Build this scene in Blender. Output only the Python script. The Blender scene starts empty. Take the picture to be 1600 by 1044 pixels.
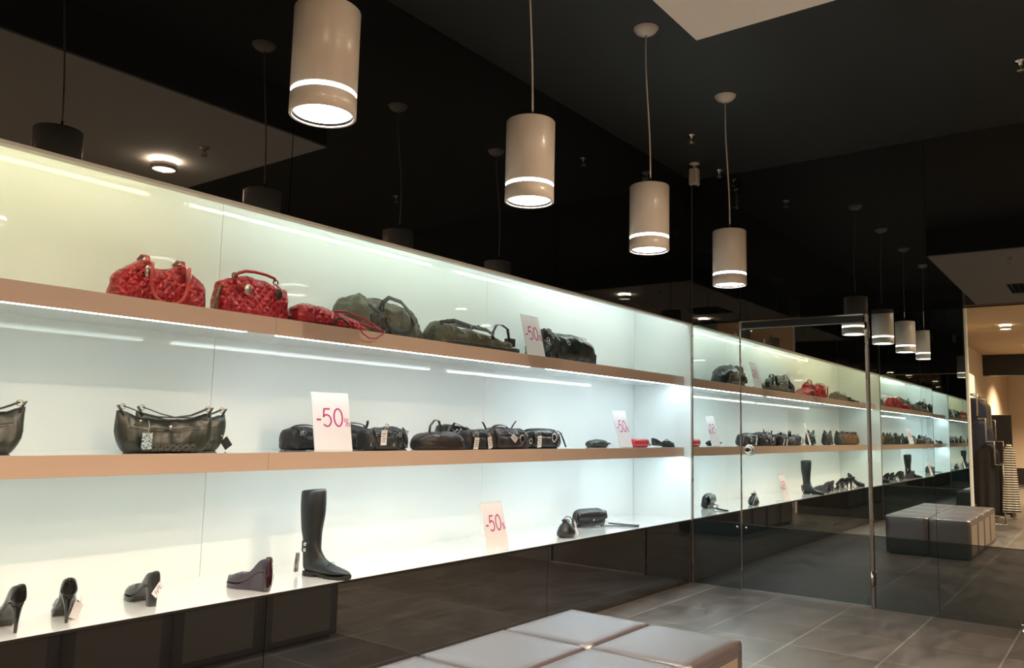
import bpy, math, random
from mathutils import Vector, Matrix, noise, Euler
S = bpy.context.scene
COL = S.collection
PI = math.pi
R = math.radians

# ---------------------------------------------------------------- camera, world, exposure
cam = bpy.data.objects.new('camera', bpy.data.cameras.new('camera'))
COL.objects.link(cam)
cam.data.sensor_width = 36.0
cam.data.lens = 1262.0 / 1600.0 * 36.0
cam.data.clip_start = 0.05
# columns of the camera basis in world space (x right, y up, -z forward), from the photo's vanishing points
RM = Matrix(((0.605249, -0.105043, -0.789075), (-0.795692, -0.050711, -0.603574), (0.023387, 0.993174, -0.114275)))
cam.matrix_world = Matrix.Translation((0, 0, 1.27)) @ RM.to_4x4()
S.camera = cam

world = bpy.data.worlds.new('world'); S.world = world
world.use_nodes = True
world.node_tree.nodes['Background'].inputs[0].default_value = (0.55, 0.5, 0.45, 1)
world.node_tree.nodes['Background'].inputs[1].default_value = 0.02
S.view_settings.view_transform = 'Standard'
S.view_settings.look = 'None'
S.view_settings.gamma = 1.0
S.view_settings.exposure = 0.85
S.view_settings.use_curve_mapping = False

STRIP = 9.5          # strength of the fluorescent strips
PEND_W = 32.0        # watts of each pendant's spot
WARM_W = 110.0       # watts of each downlight on the dropped ceiling
BACK_W = 130.0        # watts of the downlights of the shop behind

# ---------------------------------------------------------------- dimensions (metres)
W = 3.021            # plane of the left wall
M = 6.548            # plane of the mirrored end wall
N = -0.25            # plane of the near mirrored wall
CEIL = 3.5
BACK = 3.58          # back of the niche
LEDGE = 0.524
MID = 1.130
TOP = 1.742
NT = 2.197           # upper edge of the niche opening

# ---------------------------------------------------------------- materials
MATS = {}
def mat(name, col=(.5, .5, .5), rough=.5, metal=0.0, ior=1.5, emit=None, est=0.0, bump=0.0, bscale=30.0,
        var=0.0, vscale=8.0, coat=0.0, coat_rough=.05, sheen=0.0, trans=0.0, alpha=1.0, kind='noise', rvar=0.0):
    m = bpy.data.materials.new(name); m.use_nodes = True
    nt = m.node_tree; b = nt.nodes['Principled BSDF']
    b.inputs['Base Color'].default_value = (*col, 1)
    b.inputs['Roughness'].default_value = rough
    b.inputs['Metallic'].default_value = metal
    b.inputs['IOR'].default_value = ior
    b.inputs['Coat Weight'].default_value = coat
    b.inputs['Coat Roughness'].default_value = coat_rough
    b.inputs['Sheen Weight'].default_value = sheen
    b.inputs['Transmission Weight'].default_value = trans
    if emit: 
        b.inputs['Emission Color'].default_value = (*emit, 1); b.inputs['Emission Strength'].default_value = est
    if bump or var or rvar:
        tc = nt.nodes.new('ShaderNodeTexCoord')
        n = nt.nodes.new('ShaderNodeTexNoise'); n.inputs['Scale'].default_value = vscale; n.inputs['Detail'].default_value = 4
        nt.links.new(tc.outputs['Object'], n.inputs['Vector'])
        if var:
            mx = nt.nodes.new('ShaderNodeMix'); mx.data_type = 'RGBA'
            mx.inputs['A'].default_value = (*[c * (1 - var) for c in col], 1)
            mx.inputs['B'].default_value = (*[min(1, c * (1 + var)) for c in col], 1)
            nt.links.new(n.outputs['Fac'], mx.inputs['Factor'])
            nt.links.new(mx.outputs['Result'], b.inputs['Base Color'])
        if rvar:
            mr = nt.nodes.new('ShaderNodeMapRange')
            mr.inputs['To Min'].default_value = max(0.02, rough - rvar); mr.inputs['To Max'].default_value = rough + rvar
            nt.links.new(n.outputs['Fac'], mr.inputs['Value']); nt.links.new(mr.outputs['Result'], b.inputs['Roughness'])
        if bump:
            bp = nt.nodes.new('ShaderNodeBump'); bp.inputs['Strength'].default_value = bump; bp.inputs['Distance'].default_value = .01
            if kind == 'quilt':      # diagonal stitched diamonds
                mp = nt.nodes.new('ShaderNodeMapping'); mp.inputs['Rotation'].default_value = (0, R(45), 0)
                nt.links.new(tc.outputs['Object'], mp.inputs['Vector'])
                ws = []
                for d in ('X', 'Z'):
                    w = nt.nodes.new('ShaderNodeTexWave'); w.bands_direction = d; w.wave_profile = 'SIN'
                    w.inputs['Scale'].default_value = bscale; w.inputs['Distortion'].default_value = 2.5
                    w.inputs['Detail Scale'].default_value = 1.5
                    nt.links.new(mp.outputs['Vector'], w.inputs['Vector']); ws.append(w)
                mn = nt.nodes.new('ShaderNodeMath'); mn.operation = 'MINIMUM'
                nt.links.new(ws[0].outputs['Fac'], mn.inputs[0]); nt.links.new(ws[1].outputs['Fac'], mn.inputs[1])
                n3 = nt.nodes.new('ShaderNodeTexNoise'); n3.inputs['Scale'].default_value = 45
                nt.links.new(tc.outputs['Object'], n3.inputs['Vector'])
                ad = nt.nodes.new('ShaderNodeMath'); ad.operation = 'ADD'
                nt.links.new(mn.outputs[0], ad.inputs[0]); nt.links.new(n3.outputs['Fac'], ad.inputs[1])
                nt.links.new(ad.outputs[0], bp.inputs['Height'])
            elif kind == 'wave':
                w = nt.nodes.new('ShaderNodeTexWave'); w.bands_direction = 'Z'; w.inputs['Scale'].default_value = bscale
                nt.links.new(tc.outputs['Object'], w.inputs['Vector']); nt.links.new(w.outputs['Fac'], bp.inputs['Height'])
            else:
                n2 = nt.nodes.new('ShaderNodeTexNoise'); n2.inputs['Scale'].default_value = bscale; n2.inputs['Detail'].default_value = 5
                nt.links.new(tc.outputs['Object'], n2.inputs['Vector']); nt.links.new(n2.outputs['Fac'], bp.inputs['Height'])
            nt.links.new(bp.outputs['Normal'], b.inputs['Normal'])
    MATS[name] = m
    return m

def emis(name, col, st):
    m = bpy.data.materials.new(name); m.use_nodes = True; nt = m.node_tree; nt.nodes.clear()
    e = nt.nodes.new('ShaderNodeEmission'); e.inputs[0].default_value = (*col, 1); e.inputs[1].default_value = st
    o = nt.nodes.new('ShaderNodeOutputMaterial'); nt.links.new(e.outputs[0], o.inputs[0]); MATS[name] = m; return m

def gloss(name, col, rough=0.0):
    m = bpy.data.materials.new(name); m.use_nodes = True; nt = m.node_tree; nt.nodes.clear()
    e = nt.nodes.new('ShaderNodeBsdfGlossy'); e.inputs[0].default_value = (*col, 1); e.inputs['Roughness'].default_value = rough
    o = nt.nodes.new('ShaderNodeOutputMaterial'); nt.links.new(e.outputs[0], o.inputs[0]); MATS[name] = m; return m

def floor_mat():
    m = bpy.data.materials.new('stone_tiles'); m.use_nodes = True; nt = m.node_tree; b = nt.nodes['Principled BSDF']
    tc = nt.nodes.new('ShaderNodeTexCoord')
    mp = nt.nodes.new('ShaderNodeMapping'); mp.inputs['Location'].default_value = (-(5.63 - 0.55 * 10), -(1.72 - 0.535 * 3), 0)
    nt.links.new(tc.outputs['Object'], mp.inputs['Vector'])
    br = nt.nodes.new('ShaderNodeTexBrick')
    br.offset = 0.0; br.squash = 1.0
    br.inputs['Scale'].default_value = 1.0
    br.inputs['Brick Width'].default_value = 0.55; br.inputs['Row Height'].default_value = 0.535
    br.inputs['Mortar Size'].default_value = 0.0065; br.inputs['Mortar Smooth'].default_value = 0.3
    br.inputs['Color1'].default_value = (.092, .084, .078, 1); br.inputs['Color2'].default_value = (.122, .112, .104, 1)
    br.inputs['Mortar'].default_value = (.22, .20, .175, 1)
    nt.links.new(mp.outputs[0], br.inputs['Vector'])
    n = nt.nodes.new('ShaderNodeTexNoise'); n.inputs['Scale'].default_value = 2.2; n.inputs['Detail'].default_value = 8; n.inputs['Distortion'].default_value = 1.2
    mp2 = nt.nodes.new('ShaderNodeMapping'); mp2.inputs['Scale'].default_value = (1, 2.5, 1)
    nt.links.new(tc.outputs['Object'], mp2.inputs['Vector']); nt.links.new(mp2.outputs[0], n.inputs['Vector'])
    mr = nt.nodes.new('ShaderNodeMapRange'); mr.inputs['To Min'].default_value = .65; mr.inputs['To Max'].default_value = 1.3
    mr.inputs['From Min'].default_value = .3; mr.inputs['From Max'].default_value = .7
    nt.links.new(n.outputs['Fac'], mr.inputs['Value'])
    mx = nt.nodes.new('ShaderNodeMix'); mx.data_type = 'RGBA'; mx.blend_type = 'MULTIPLY'; mx.inputs['Factor'].default_value = 1
    nt.links.new(br.outputs['Color'], mx.inputs['A']); nt.links.new(mr.outputs[0], mx.inputs['B'])
    nt.links.new(mx.outputs['Result'], b.inputs['Base Color'])
    r = nt.nodes.new('ShaderNodeMapRange'); r.inputs['To Min'].default_value = .26; r.inputs['To Max'].default_value = .42
    nt.links.new(n.outputs['Fac'], r.inputs['Value']); nt.links.new(r.outputs[0], b.inputs['Roughness'])
    bp = nt.nodes.new('ShaderNodeBump'); bp.inputs['Strength'].default_value = .25; bp.inputs['Distance'].default_value = .004
    inv = nt.nodes.new('ShaderNodeMath'); inv.operation = 'SUBTRACT'; inv.inputs[0].default_value = 1
    nt.links.new(br.outputs['Fac'], inv.inputs[1])
    nt.links.new(inv.outputs[0], bp.inputs['Height']); nt.links.new(bp.outputs['Normal'], b.inputs['Normal'])
    return m

FLOOR = floor_mat()
mat('black_paint', (.026, .030, .031), .55, bump=.02, bscale=200)
mat('white_ceiling', (.88, .84, .78), .8, bump=.02, bscale=150)
mat('tan_ceiling', (.50, .37, .25), .8, bump=.02, bscale=120)
mat('cream_wall', (.78, .66, .52), .7, bump=.02, bscale=120)
mat('dark_board', (.015, .014, .014), .4, bump=.02, bscale=60)
mat('black_glass', (.006, .007, .007), .012, ior=2.0)
mat('black_glass_low', (.010, .009, .008), .02, ior=2.7)
mat('smoked_glass_low', (.010, .017, .017), .02, ior=2.6)
mat('smoked_glass_high', (.006, .007, .007), .012, ior=2.15)
gloss('mirror', (.80, .85, .82), 0.0)
mat('white_glass', (.79, .86, .86), .9, coat=.75, coat_rough=.015)
mat('white_ledge', (.86, .87, .86), .25, coat=1.0, coat_rough=.03)
mat('white_trim', (.80, .80, .74), .4, var=.03)
mat('fascia', (.66, .50, .40), .35, coat=.5, coat_rough=.12, var=.03, vscale=3)
mat('chrome', (.62, .60, .57), .18, metal=1, rvar=.05)
mat('dull_chrome', (.36, .33, .31), .28, metal=1, rvar=.05)
mat('steel', (.55, .52, .49), .28, metal=1, rvar=.06)
mat('brass', (.62, .52, .32), .3, metal=1, rvar=.05)
mat('dark_metal', (.05, .05, .05), .35, metal=.8, rvar=.05)
mat('lamp_paint', (.67, .60, .53), .32, coat=.3, coat_rough=.15, var=.02)
mat('cord', (.55, .48, .42), .5, var=.05)
mat('black_rubber', (.015, .015, .015), .6, bump=.1, bscale=80)
mat('bench_leather', (.056, .044, .050), .33, ior=2.2, bump=.12, bscale=320, var=.12, vscale=5, rvar=.05)
mat('bench_panel', (.26, .21, .165), .35, metal=.35, rvar=.05)
mat('paper', (.84, .82, .84), .6, bump=.01, bscale=100)
mat('tag_white', (.85, .85, .83), .6, bump=.01)
mat('tag_ink', (.12, .12, .12), .6, var=.1)
mat('pink_ink', (.50, .012, .20), .5, var=.02)
mat('acrylic', (.75, .82, .82), .05, ior=1.45, coat=.5, rvar=.02)
mat('red_quilt', (.40, .020, .032), .28, metal=.55, bump=.8, bscale=11, kind='quilt', var=.2, coat=.25, coat_rough=.2)
mat('red_leather', (.36, .02, .025), .35, metal=.2, var=.15, coat=.3, bump=.1, bscale=90)
mat('red_strap', (.55, .06, .055), .35, coat=.3, var=.1)
mat('red_enamel', (.62, .03, .05), .25, coat=.6, var=.05)
mat('olive_nylon', (.075, .076, .045), .42, bump=.9, bscale=22, var=.25, vscale=12, sheen=.2)
mat('olive_dark', (.030, .030, .022), .45, bump=.3, bscale=30, var=.2)
mat('green_leather', (.027, .034, .026), .36, bump=.15, bscale=60, var=.2, coat=.25, coat_rough=.25)
mat('green_quilt', (.040, .036, .022), .38, bump=.6, bscale=16, kind='quilt', var=.2)
mat('black_leather', (.009, .010, .011), .36, bump=.45, bscale=45, var=.3, coat=.3, coat_rough=.2)
mat('black_nylon', (.012, .012, .013), .5, bump=.6, bscale=35, var=.25, sheen=.15)
mat('black_satin', (.010, .015, .013), .3, bump=.8, bscale=18, var=.3, coat=.3, coat_rough=.25)
mat('brown_nylon', (.022, .015, .013), .45, bump=.3, bscale=35, var=.25, sheen=.1)
mat('tan_leather', (.17, .085, .035), .4, bump=.4, bscale=30, var=.35)
mat('grey_pattern', (.14, .12, .09), .5, bump=.5, bscale=14, kind='quilt', var=.5, vscale=25)
mat('patent_black', (.009, .009, .010), .20, coat=.4, coat_rough=.06, var=.2)
mat('grey_leather', (.026, .028, .030), .35, coat=.3, bump=.15, bscale=60, var=.2)
mat('purple_leather', (.060, .045, .068), .33, coat=.3, var=.12, bump=.05, bscale=70)
mat('purple_patent', (.030, .007, .016), .16, coat=.9, coat_rough=.05, var=.1)
mat('boot_leather', (.008, .011, .012), .46, bump=.2, bscale=28, var=.25, coat=.12, coat_rough=.3)
mat('insole', (.16, .11, .09), .6, var=.1)
mat('navy_cloth', (.012, .018, .045), .8, bump=.3, bscale=60, var=.3, sheen=.3)
mat('black_cloth', (.012, .012, .013), .8, bump=.3, bscale=60, var=.3)
mat('brown_cloth', (.09, .055, .04), .8, bump=.3, bscale=60, var=.3)
mat('olive_cloth', (.15, .12, .07), .8, bump=.3, bscale=60, var=.3)
emis('lamp_glow', (1.0, .93, .84), 9.0)
emis('ring_glow', (1.0, .95, .90), 5.0)
emis('down_glow', (1.0, .86, .66), 9.0)
emis('collar_glow', (1.0, .80, .58), 105.0)
emis('strip_yellow', (1.0, .90, .58), STRIP * .8)
emis('strip_green', (.88, 1.0, .86), STRIP)
emis('strip_white', (.90, 1.0, .98), STRIP * 1.1)
emis('strip_blue', (.78, .93, 1.0), STRIP * 1.55)
emis('strip_dim', (.84, 1.0, .95), STRIP * .66)
emis('strip_mid', (.86, .98, 1.0), STRIP * 1.05)
emis('tube_yellow', (1.0, .90, .58), STRIP * 1.0)
emis('tube_green', (.88, 1.0, .90), STRIP * 1.05)
emis('tube_white', (.90, 1.0, .98), STRIP * 1.2)
emis('backlit_panel', (1.0, .80, .52), .9)

def blue_tag_mat():
    m = mat('blue_tag', (.25, .42, .50), .5); nt = m.node_tree; b = nt.nodes['Principled BSDF']
    tc = nt.nodes.new('ShaderNodeTexCoord'); v = nt.nodes.new('ShaderNodeTexVoronoi'); v.inputs['Scale'].default_value = 90; v.feature = 'DISTANCE_TO_EDGE'
    cr = nt.nodes.new('ShaderNodeValToRGB'); cr.color_ramp.elements[0].position = .08; cr.color_ramp.elements[1].position = .16
    cr.color_ramp.elements[0].color = (.65, .78, .82, 1); cr.color_ramp.elements[1].color = (.06, .16, .24, 1)
    nt.links.new(tc.outputs['Object'], v.inputs['Vector']); nt.links.new(v.outputs['Distance'], cr.inputs['Fac']); nt.links.new(cr.outputs['Color'], b.inputs['Base Color'])
blue_tag_mat()
def stripe_mat():
    m = mat('striped_cloth', (.5, .5, .5), .8); nt = m.node_tree; b = nt.nodes['Principled BSDF']
    tc = nt.nodes.new('ShaderNodeTexCoord'); w = nt.nodes.new('ShaderNodeTexWave'); w.bands_direction = 'Z'; w.inputs['Scale'].default_value = 9; w.inputs['Distortion'].default_value = .4
    cr = nt.nodes.new('ShaderNodeValToRGB'); cr.color_ramp.interpolation = 'CONSTANT'; cr.color_ramp.elements[0].color = (.01, .01, .012, 1)
    cr.color_ramp.elements[1].position = .5; cr.color_ramp.elements[1].color = (.62, .55, .45, 1)
    nt.links.new(tc.outputs['Object'], w.inputs['Vector']); nt.links.new(w.outputs['Fac'], cr.inputs['Fac']); nt.links.new(cr.outputs['Color'], b.inputs['Base Color'])
stripe_mat()

# ---------------------------------------------------------------- mesh builder
class MB:
    def __init__(s): s.v = []; s.f = []; s.sm = []
    def add(s, vs, fs, smooth=True):
        o = len(s.v); s.v += [tuple(p) for p in vs]
        for f in fs: s.f.append([i + o for i in f]); s.sm.append(smooth)
    def box(s, x0, x1, y0, y1, z0, z1, mtx=None):
        vs = [Vector((x, y, z)) for x in (x0, x1) for y in (y0, y1) for z in (z0, z1)]
        if mtx: vs = [mtx @ p for p in vs]
        s.add(vs, [(0, 1, 3, 2), (4, 6, 7, 5), (0, 4, 5, 1), (2, 3, 7, 6), (0, 2, 6, 4), (1, 5, 7, 3)], False); return s
    def loft(s, rings, cap=True, closed=True, smooth=True, loop=False):
        n = len(rings[0]); o = len(s.v)
        for r in rings: s.v += [tuple(p) for p in r]
        m = len(rings)
        for i in range(m if loop else m - 1):
            a = o + i * n; b = o + ((i + 1) % m) * n
            for j in range(n if closed else n - 1):
                k = (j + 1) % n
                s.f.append([a + j, a + k, b + k, b + j]); s.sm.append(smooth)
        if cap and not loop:
            s.f.append([o + j for j in range(n)][::-1]); s.sm.append(smooth)
            s.f.append([o + (m - 1) * n + j for j in range(n)]); s.sm.append(smooth)
        return s
    def lathe(s, prof, n=32, c=(0, 0, 0), cap=False):
        rings = [[(c[0] + r * math.cos(2 * PI * j / n), c[1] + r * math.sin(2 * PI * j / n), c[2] + z) for j in range(n)] for r, z in prof]
        return s.loft(rings, cap=cap)
    def _frames(s, pts, closed=False):
        pts = [Vector(p) for p in pts]; n = len(pts); T = []
        for i in range(n):
            a = pts[(i - 1) % n] if closed or i > 0 else pts[i]; b = pts[(i + 1) % n] if closed or i < n - 1 else pts[i]
            t = (b - a); T.append(t.normalized() if t.length > 1e-9 else Vector((0, 0, 1)))
        return pts, T
    def tube(s, pts, r, n=8, closed=False, up=None):
        pts, T = s._frames(pts, closed)
        up = Vector(up) if up else (Vector((0, 0, 1)) if abs(T[0].z) < .9 else Vector((1, 0, 0)))
        rings = []
        for i, (p, t) in enumerate(zip(pts, T)):
            a = (up - t * up.dot(t)); a = a.normalized() if a.length > 1e-6 else t.orthogonal().normalized()
            b = t.cross(a); up = a
            rr = r[i] if isinstance(r, (list, tuple)) else r
            rings.append([p + a * rr * math.cos(2 * PI * j / n) + b * rr * math.sin(2 * PI * j / n) for j in range(n)])
        return s.loft(rings, loop=closed)
    def strap(s, pts, w, t, side=(0, 1, 0), closed=False):
        pts, T = s._frames(pts, closed); side = Vector(side); rings = []
        for p, tt in zip(pts, T):
            a = side - tt * side.dot(tt); a = a.normalized() if a.length > 1e-6 else tt.orthogonal().normalized()
            b = tt.cross(a)
            rings.append([p + a * w / 2 * x + b * t / 2 * y for x, y in ((-1, -.6), (-.8, -1), (.8, -1), (1, -.6), (1, .6), (.8, 1), (-.8, 1), (-1, .6))])
        return s.loft(rings, loop=closed)
    def ring(s, c, r, th, ax='y', n=20, sx=1.0, sz=1.0):
        pts = []
        for i in range(n):
            a = 2 * PI * i / n
            d = {'y': (math.cos(a) * sx, 0, math.sin(a) * sz), 'x': (0, math.cos(a) * sx, math.sin(a) * sz), 'z': (math.cos(a) * sx, math.sin(a) * sz, 0)}[ax]
            pts.append((c[0] + r * d[0], c[1] + r * d[1], c[2] + r * d[2]))
        return s.tube(pts, th, 6, True, up={'y': (0, 1, 0), 'x': (1, 0, 0), 'z': (0, 0, 1)}[ax])
    def ball(s, c, r, n=12, sc=(1, 1, 1)):
        m = n // 2
        rings = [[(c[0] + sc[0] * r * math.sin(PI * i / m) * math.cos(2 * PI * j / n), c[1] + sc[1] * r * math.sin(PI * i / m) * math.sin(2 * PI * j / n), c[2] - sc[2] * r * math.cos(PI * i / m)) for j in range(n)] for i in range(m + 1)]
        rings[0] = [(c[0] + sc[0] * .01 * r * math.cos(2 * PI * j / n), c[1] + .01 * r * math.sin(2 * PI * j / n), c[2] - sc[2] * r) for j in range(n)]
        rings[-1] = [(c[0] + sc[0] * .01 * r * math.cos(2 * PI * j / n), c[1] + .01 * r * math.sin(2 * PI * j / n), c[2] + sc[2] * r) for j in range(n)]
        return s.loft(rings)
    def cyl(s, p0, p1, r, n=16):
        return s.tube([p0, p1], r, n)
    def warp(s, fn):
        s.v = [tuple(fn(Vector(p))) for p in s.v]; return s
    def build(s, name, m, parent=None, bevel=0, sub=0, loc=None, rot=None, angle=True):
        me = bpy.data.meshes.new(name); me.from_pydata(s.v, [], s.f)
        for p, q in zip(me.polygons, s.sm): p.use_smooth = q
        me.update()
        o = bpy.data.objects.new(name, me); COL.objects.link(o)
        me.materials.append(MATS[m] if isinstance(m, str) else m)
        if parent: o.parent = parent
        if bevel:
            b = o.modifiers.new('bevel', 'BEVEL'); b.width = bevel; b.segments = 3; b.limit_method = 'ANGLE'
        if sub:
            b = o.modifiers.new('sub', 'SUBSURF'); b.levels = sub; b.render_levels = sub
        if loc: o.location = loc
        if rot: o.rotation_euler = rot
        return o

def thing(name, label, cat, loc=(0, 0, 0), rz=0, group=None, kind=None):
    o = bpy.data.objects.new(name, None); COL.objects.link(o); o.location = loc; o.rotation_euler = (0, 0, R(rz))
    o['label'] = label; o['category'] = cat; o.empty_display_size = .1
    if group: o['group'] = group
    if kind: o['kind'] = kind
    return o
def struct(o, label=None):
    o['kind'] = 'structure'
    if label: o['label'] = label
    o['category'] = o.name.split('_')[0]
    return o
def sroot(name, label, loc=(0, 0, 0)):
    o = bpy.data.objects.new(name, None); COL.objects.link(o); o.location = loc; return struct(o, label)

def nz(p, k, s=0.0): return noise.noise(Vector((p[0] * k + s, p[1] * k - s, p[2] * k + 2 * s)))

# ================================================================ THE ROOM
b = MB().box(-14, M + .1, -5.5, W + .1, -.1, 0)
f = b.build('floor', FLOOR); struct(f, 'dark grey stone tile floor with pale grout lines')
b = MB().box(N, M + .1, -5.5, BACK + .15, CEIL, CEIL + .1)
c = b.build('ceiling', 'black_paint'); struct(c, 'matt black ceiling above the pendant lamps')
# dropped white ceiling slab with its air vent and sides
dc = sroot('ceiling_dropped', 'cream white dropped ceiling slab hung below the black ceiling')
VX0, VX1, VY0, VY1 = .52, 1.36, .45, 1.10
b = MB()
b.box(N, 3.57, VY1, 1.62, 3.2, 3.212); b.box(N, 3.57, -5.5, VY0, 3.2, 3.212); b.box(N, VX0, VY0, VY1, 3.2, 3.212); b.box(VX1, 3.57, VY0, VY1, 3.2, 3.212)
b.build('soffit', 'white_ceiling', dc)
b = MB().box(N, 3.57, 1.60, 1.62, 3.2, CEIL).box(3.55, 3.57, -5.5, 1.62, 3.2, CEIL)
b.warp(lambda p: Vector((p.x - .001, p.y - .001, p.z + .0125 if p.z < 3.3 else p.z)))
b.build('soffit_side', 'black_paint', dc)
b = MB().box(VX0, VX1, VY0, VY1, 3.28, 3.30)
for i in range(9): 
    y = VY0 + .04 + i * .07; b.box(VX0 + .01, VX1 - .01, y, y + .012, 3.215, 3.26)
b.build('vent_grille', 'dark_board', dc)

# ---- left wall: black glass above and below the lit niche
wl = sroot('wall_left', 'glossy black glass wall above and below the long lit niche')
NX0, NX1 = -.225, 6.526
joints = [N, .10, 2.245, 4.389, M]
for a, c2 in zip(joints[:-1], joints[1:]):
    MB().box(a + .002, c2 - .002, W, W + .012, NT + .012, CEIL).build('upper_glass_panel', 'black_glass', wl)
    MB().box(a + .002, c2 - .002, W + .004, W + .016, 0, LEDGE - .014).build('lower_glass_panel', 'black_glass_low', wl)
MB().box(N, M, W + .018, W + .03, 0, LEDGE - .02).build('backing', 'black_rubber', wl)
MB().box(N, M, W + .014, W + .03, NT + .012, CEIL).build('backing', 'black_rubber', wl)
# niche lining
for a, c2 in ((NX0, .16), (.16, 2.265), (2.265, 4.378), (4.378, NX1)):
    MB().box(a + .0012, c2 - .0012, BACK, BACK + .01, LEDGE - .012, 2.55).build('niche_back_panel', 'white_glass', wl)
MB().box(NX0, NX1, BACK + .011, BACK + .03, 0, CEIL).build('backing', 'dark_board', wl)
for a, c2 in ((NX0 - .015, NX0), (NX1, NX1 + .015)):
    MB().box(a, c2, W + .002, BACK, LEDGE - .012, 2.55).build('niche_side_panel', 'white_glass', wl)
MB().box(NX0, NX1, W + .03, BACK, 2.49, 2.51).build('niche_ceiling', 'white_trim', wl)
MB().box(NX0, NX1, W + .031, W + .04, NT + .012, 2.49).build('niche_lip', 'white_trim', wl)
MB().box(N, M, W - .004, W + .04, NT - .003, NT + .011).build('niche_rim', 'white_trim', wl, bevel=.002)

# ---- ledge and shelves
led = thing('display_ledge', 'long glossy white bottom ledge of the lit niche carrying shoes and boot', 'shelf', (0, 0, 0))
MB().box(NX0, NX1, W + .001, BACK, LEDGE - .012, LEDGE).build('ledge_top', 'white_ledge', led)
MB().box(NX0, NX1, W - .001, W + .0005, LEDGE - .014, LEDGE - .002).build('ledge_edge', 'dark_metal', led)
STR = [(.30, 2.13), (2.30, 4.28), (4.50, 6.48)]
def shelf(zt, label, mats):
    t = thing('display_shelf', label, 'shelf')
    zb = zt - .080
    MB().box(NX0, NX1, 3.10, BACK, zb + .012, zt - .006).build('shelf_board', 'white_glass', t)
    MB().box(NX0, NX1, 3.097, BACK, zt - .006, zt).build('shelf_top', 'white_ledge', t)
    for a, c2 in ((NX0, 2.262), (2.262, 4.413), (4.413, NX1)):
        MB().box(a + .0007, c2 - .0007, 3.090, 3.0965, zb, zt).build('fascia', 'fascia', t, bevel=.001)
    for (a, c2), mm in zip([(-.15, .15)] + STR, [mats[0]] + mats):
        MB().box(a, c2, 3.115, 3.150, zb + .002, zb + .011).build('light_strip', mm, t)
    return t
shelf(TOP, 'upper long shelf with beige front edge and fluorescent strips under it', ['strip_dim', 'strip_mid', 'strip_blue'])
shelf(MID, 'middle long shelf with beige front edge at eye level', ['strip_dim', 'strip_mid', 'strip_blue'])
for (a, c2), mm, lb in zip([(-.15, .15)] + STR, ['strip_yellow', 'strip_yellow', 'strip_green', 'strip_white'],
        ['short strip light above the niche beside the near mirror wall', 'yellowish strip light hidden above the red quilted bags',
         'greenish strip light hidden above the olive bags', 'white strip light hidden above the black roll bag']):
    t = thing('strip_light', lb, 'light', ((a + c2) / 2, 3.14, 2.49), 0, 'strip lights above the niche')
    L = (c2 - a) / 2
    MB().box(-L, L, -.022, .022, -.022, 0).build('housing', 'white_trim', t)
    MB().cyl((-L + .01, 0, -.058), (L - .01, 0, -.058), .010, 12).build('tube', mm.replace('strip', 'tube'), t)
    for x in (-L + .02, L - .02): MB().box(x - .01, x + .01, -.012, .012, -.07, -.022).build('tube_holder', 'white_trim', t)

# ---- end wall of mirror panels, with a mirrored door
def mirror_wall(root, x, facing, panels):
    """panels: list of (y0,y1,yaw,pitch); facing +1 looks to -x"""
    for y0, y1, yaw, pit in panels:
        yc = (y0 + y1) / 2
        for nm, m, z0, z1 in (('lower_panel', 'smoked_glass_low', 0.0, LEDGE + .0), ('mirror_panel', 'mirror', LEDGE + .004, 2.196), ('upper_panel', 'smoked_glass_high', 2.202, CEIL)):
            h2 = (y1 - y0) / 2 - .0015
            o = MB().box(0, .008, -h2, h2, z0 - 1.3, z1 - 1.3).build(nm, m, root)
            o.location = (x, yc, 1.3); o.rotation_euler = (0, R(pit), R(yaw))
            if nm == 'lower_panel': o['label'] = 'dark smoked lower panel'
we = sroot('wall_end', 'end wall of tall mirror panels between dark glass bands')
YJ = [(2.585, 3.017, .30, 0), (1.14, 1.565, .10, 0), (.06, 1.14, .35, 0), (-1.02, .06, .2, 0), (-2.1, -1.02, .2, 0), (-3.2, -2.1, .2, 0), (-4.3, -3.2, .2, 0), (-5.4, -4.3, .2, 0)]
mirror_wall(we, M, 1, YJ)
MB().box(M + .03, M + .05, -5.5, W, 0, CEIL).build('backing', 'black_rubber', we)
MB().box(M - .014, M - .002, W - .006, W - .001, 0, NT).build('corner_bead', 'steel', we)
MB().box(M - .004, M - .001, 2.585, 3.015, LEDGE - .001, LEDGE + .003).box(M - .004, M - .001, .06, 1.56, LEDGE - .001, LEDGE + .003).build('seam_trim', 'dark_metal', we)
MB().box(M + .012, M + .02, 1.565, 2.585, 2.2, CEIL).build('header_panel', 'smoked_glass_high', we)
# door
dr = sroot('door_1', 'mirrored door with chrome edge bars, top rail and round lock')
for nm, m, z0, z1 in (('lower_panel', 'smoked_glass_low', .006, LEDGE), ('mirror_panel', 'mirror', LEDGE + .004, 2.195)):
    o = MB().box(0, .008, -.502, .502, z0 - 1.3, z1 - 1.3).build(nm, m, dr); o.location = (M - .002, 2.08, 1.3); o.rotation_euler = (0, 0, R(.30))
MB().box(M - .016, M + .005, 2.580, 2.587, 0, 2.2).build('edge_bar', 'dull_chrome', dr, bevel=.002)
MB().box(M - .022, M + .005, 1.566, 1.590, 0, 2.2).build('edge_bar', 'dull_chrome', dr, bevel=.006)
MB().box(M - .034, M - .006, 1.592, 2.578, 2.135, 2.185).build('top_rail', 'dark_metal', dr)
MB().box(M - .036, M - .004, 1.592, 2.578, 2.187, 2.198).build('rail_cap', 'chrome', dr)
MB().box(M - .038, M - .004, 2.555, 2.577, 2.13, 2.186).build('rail_end', 'chrome', dr)
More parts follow.
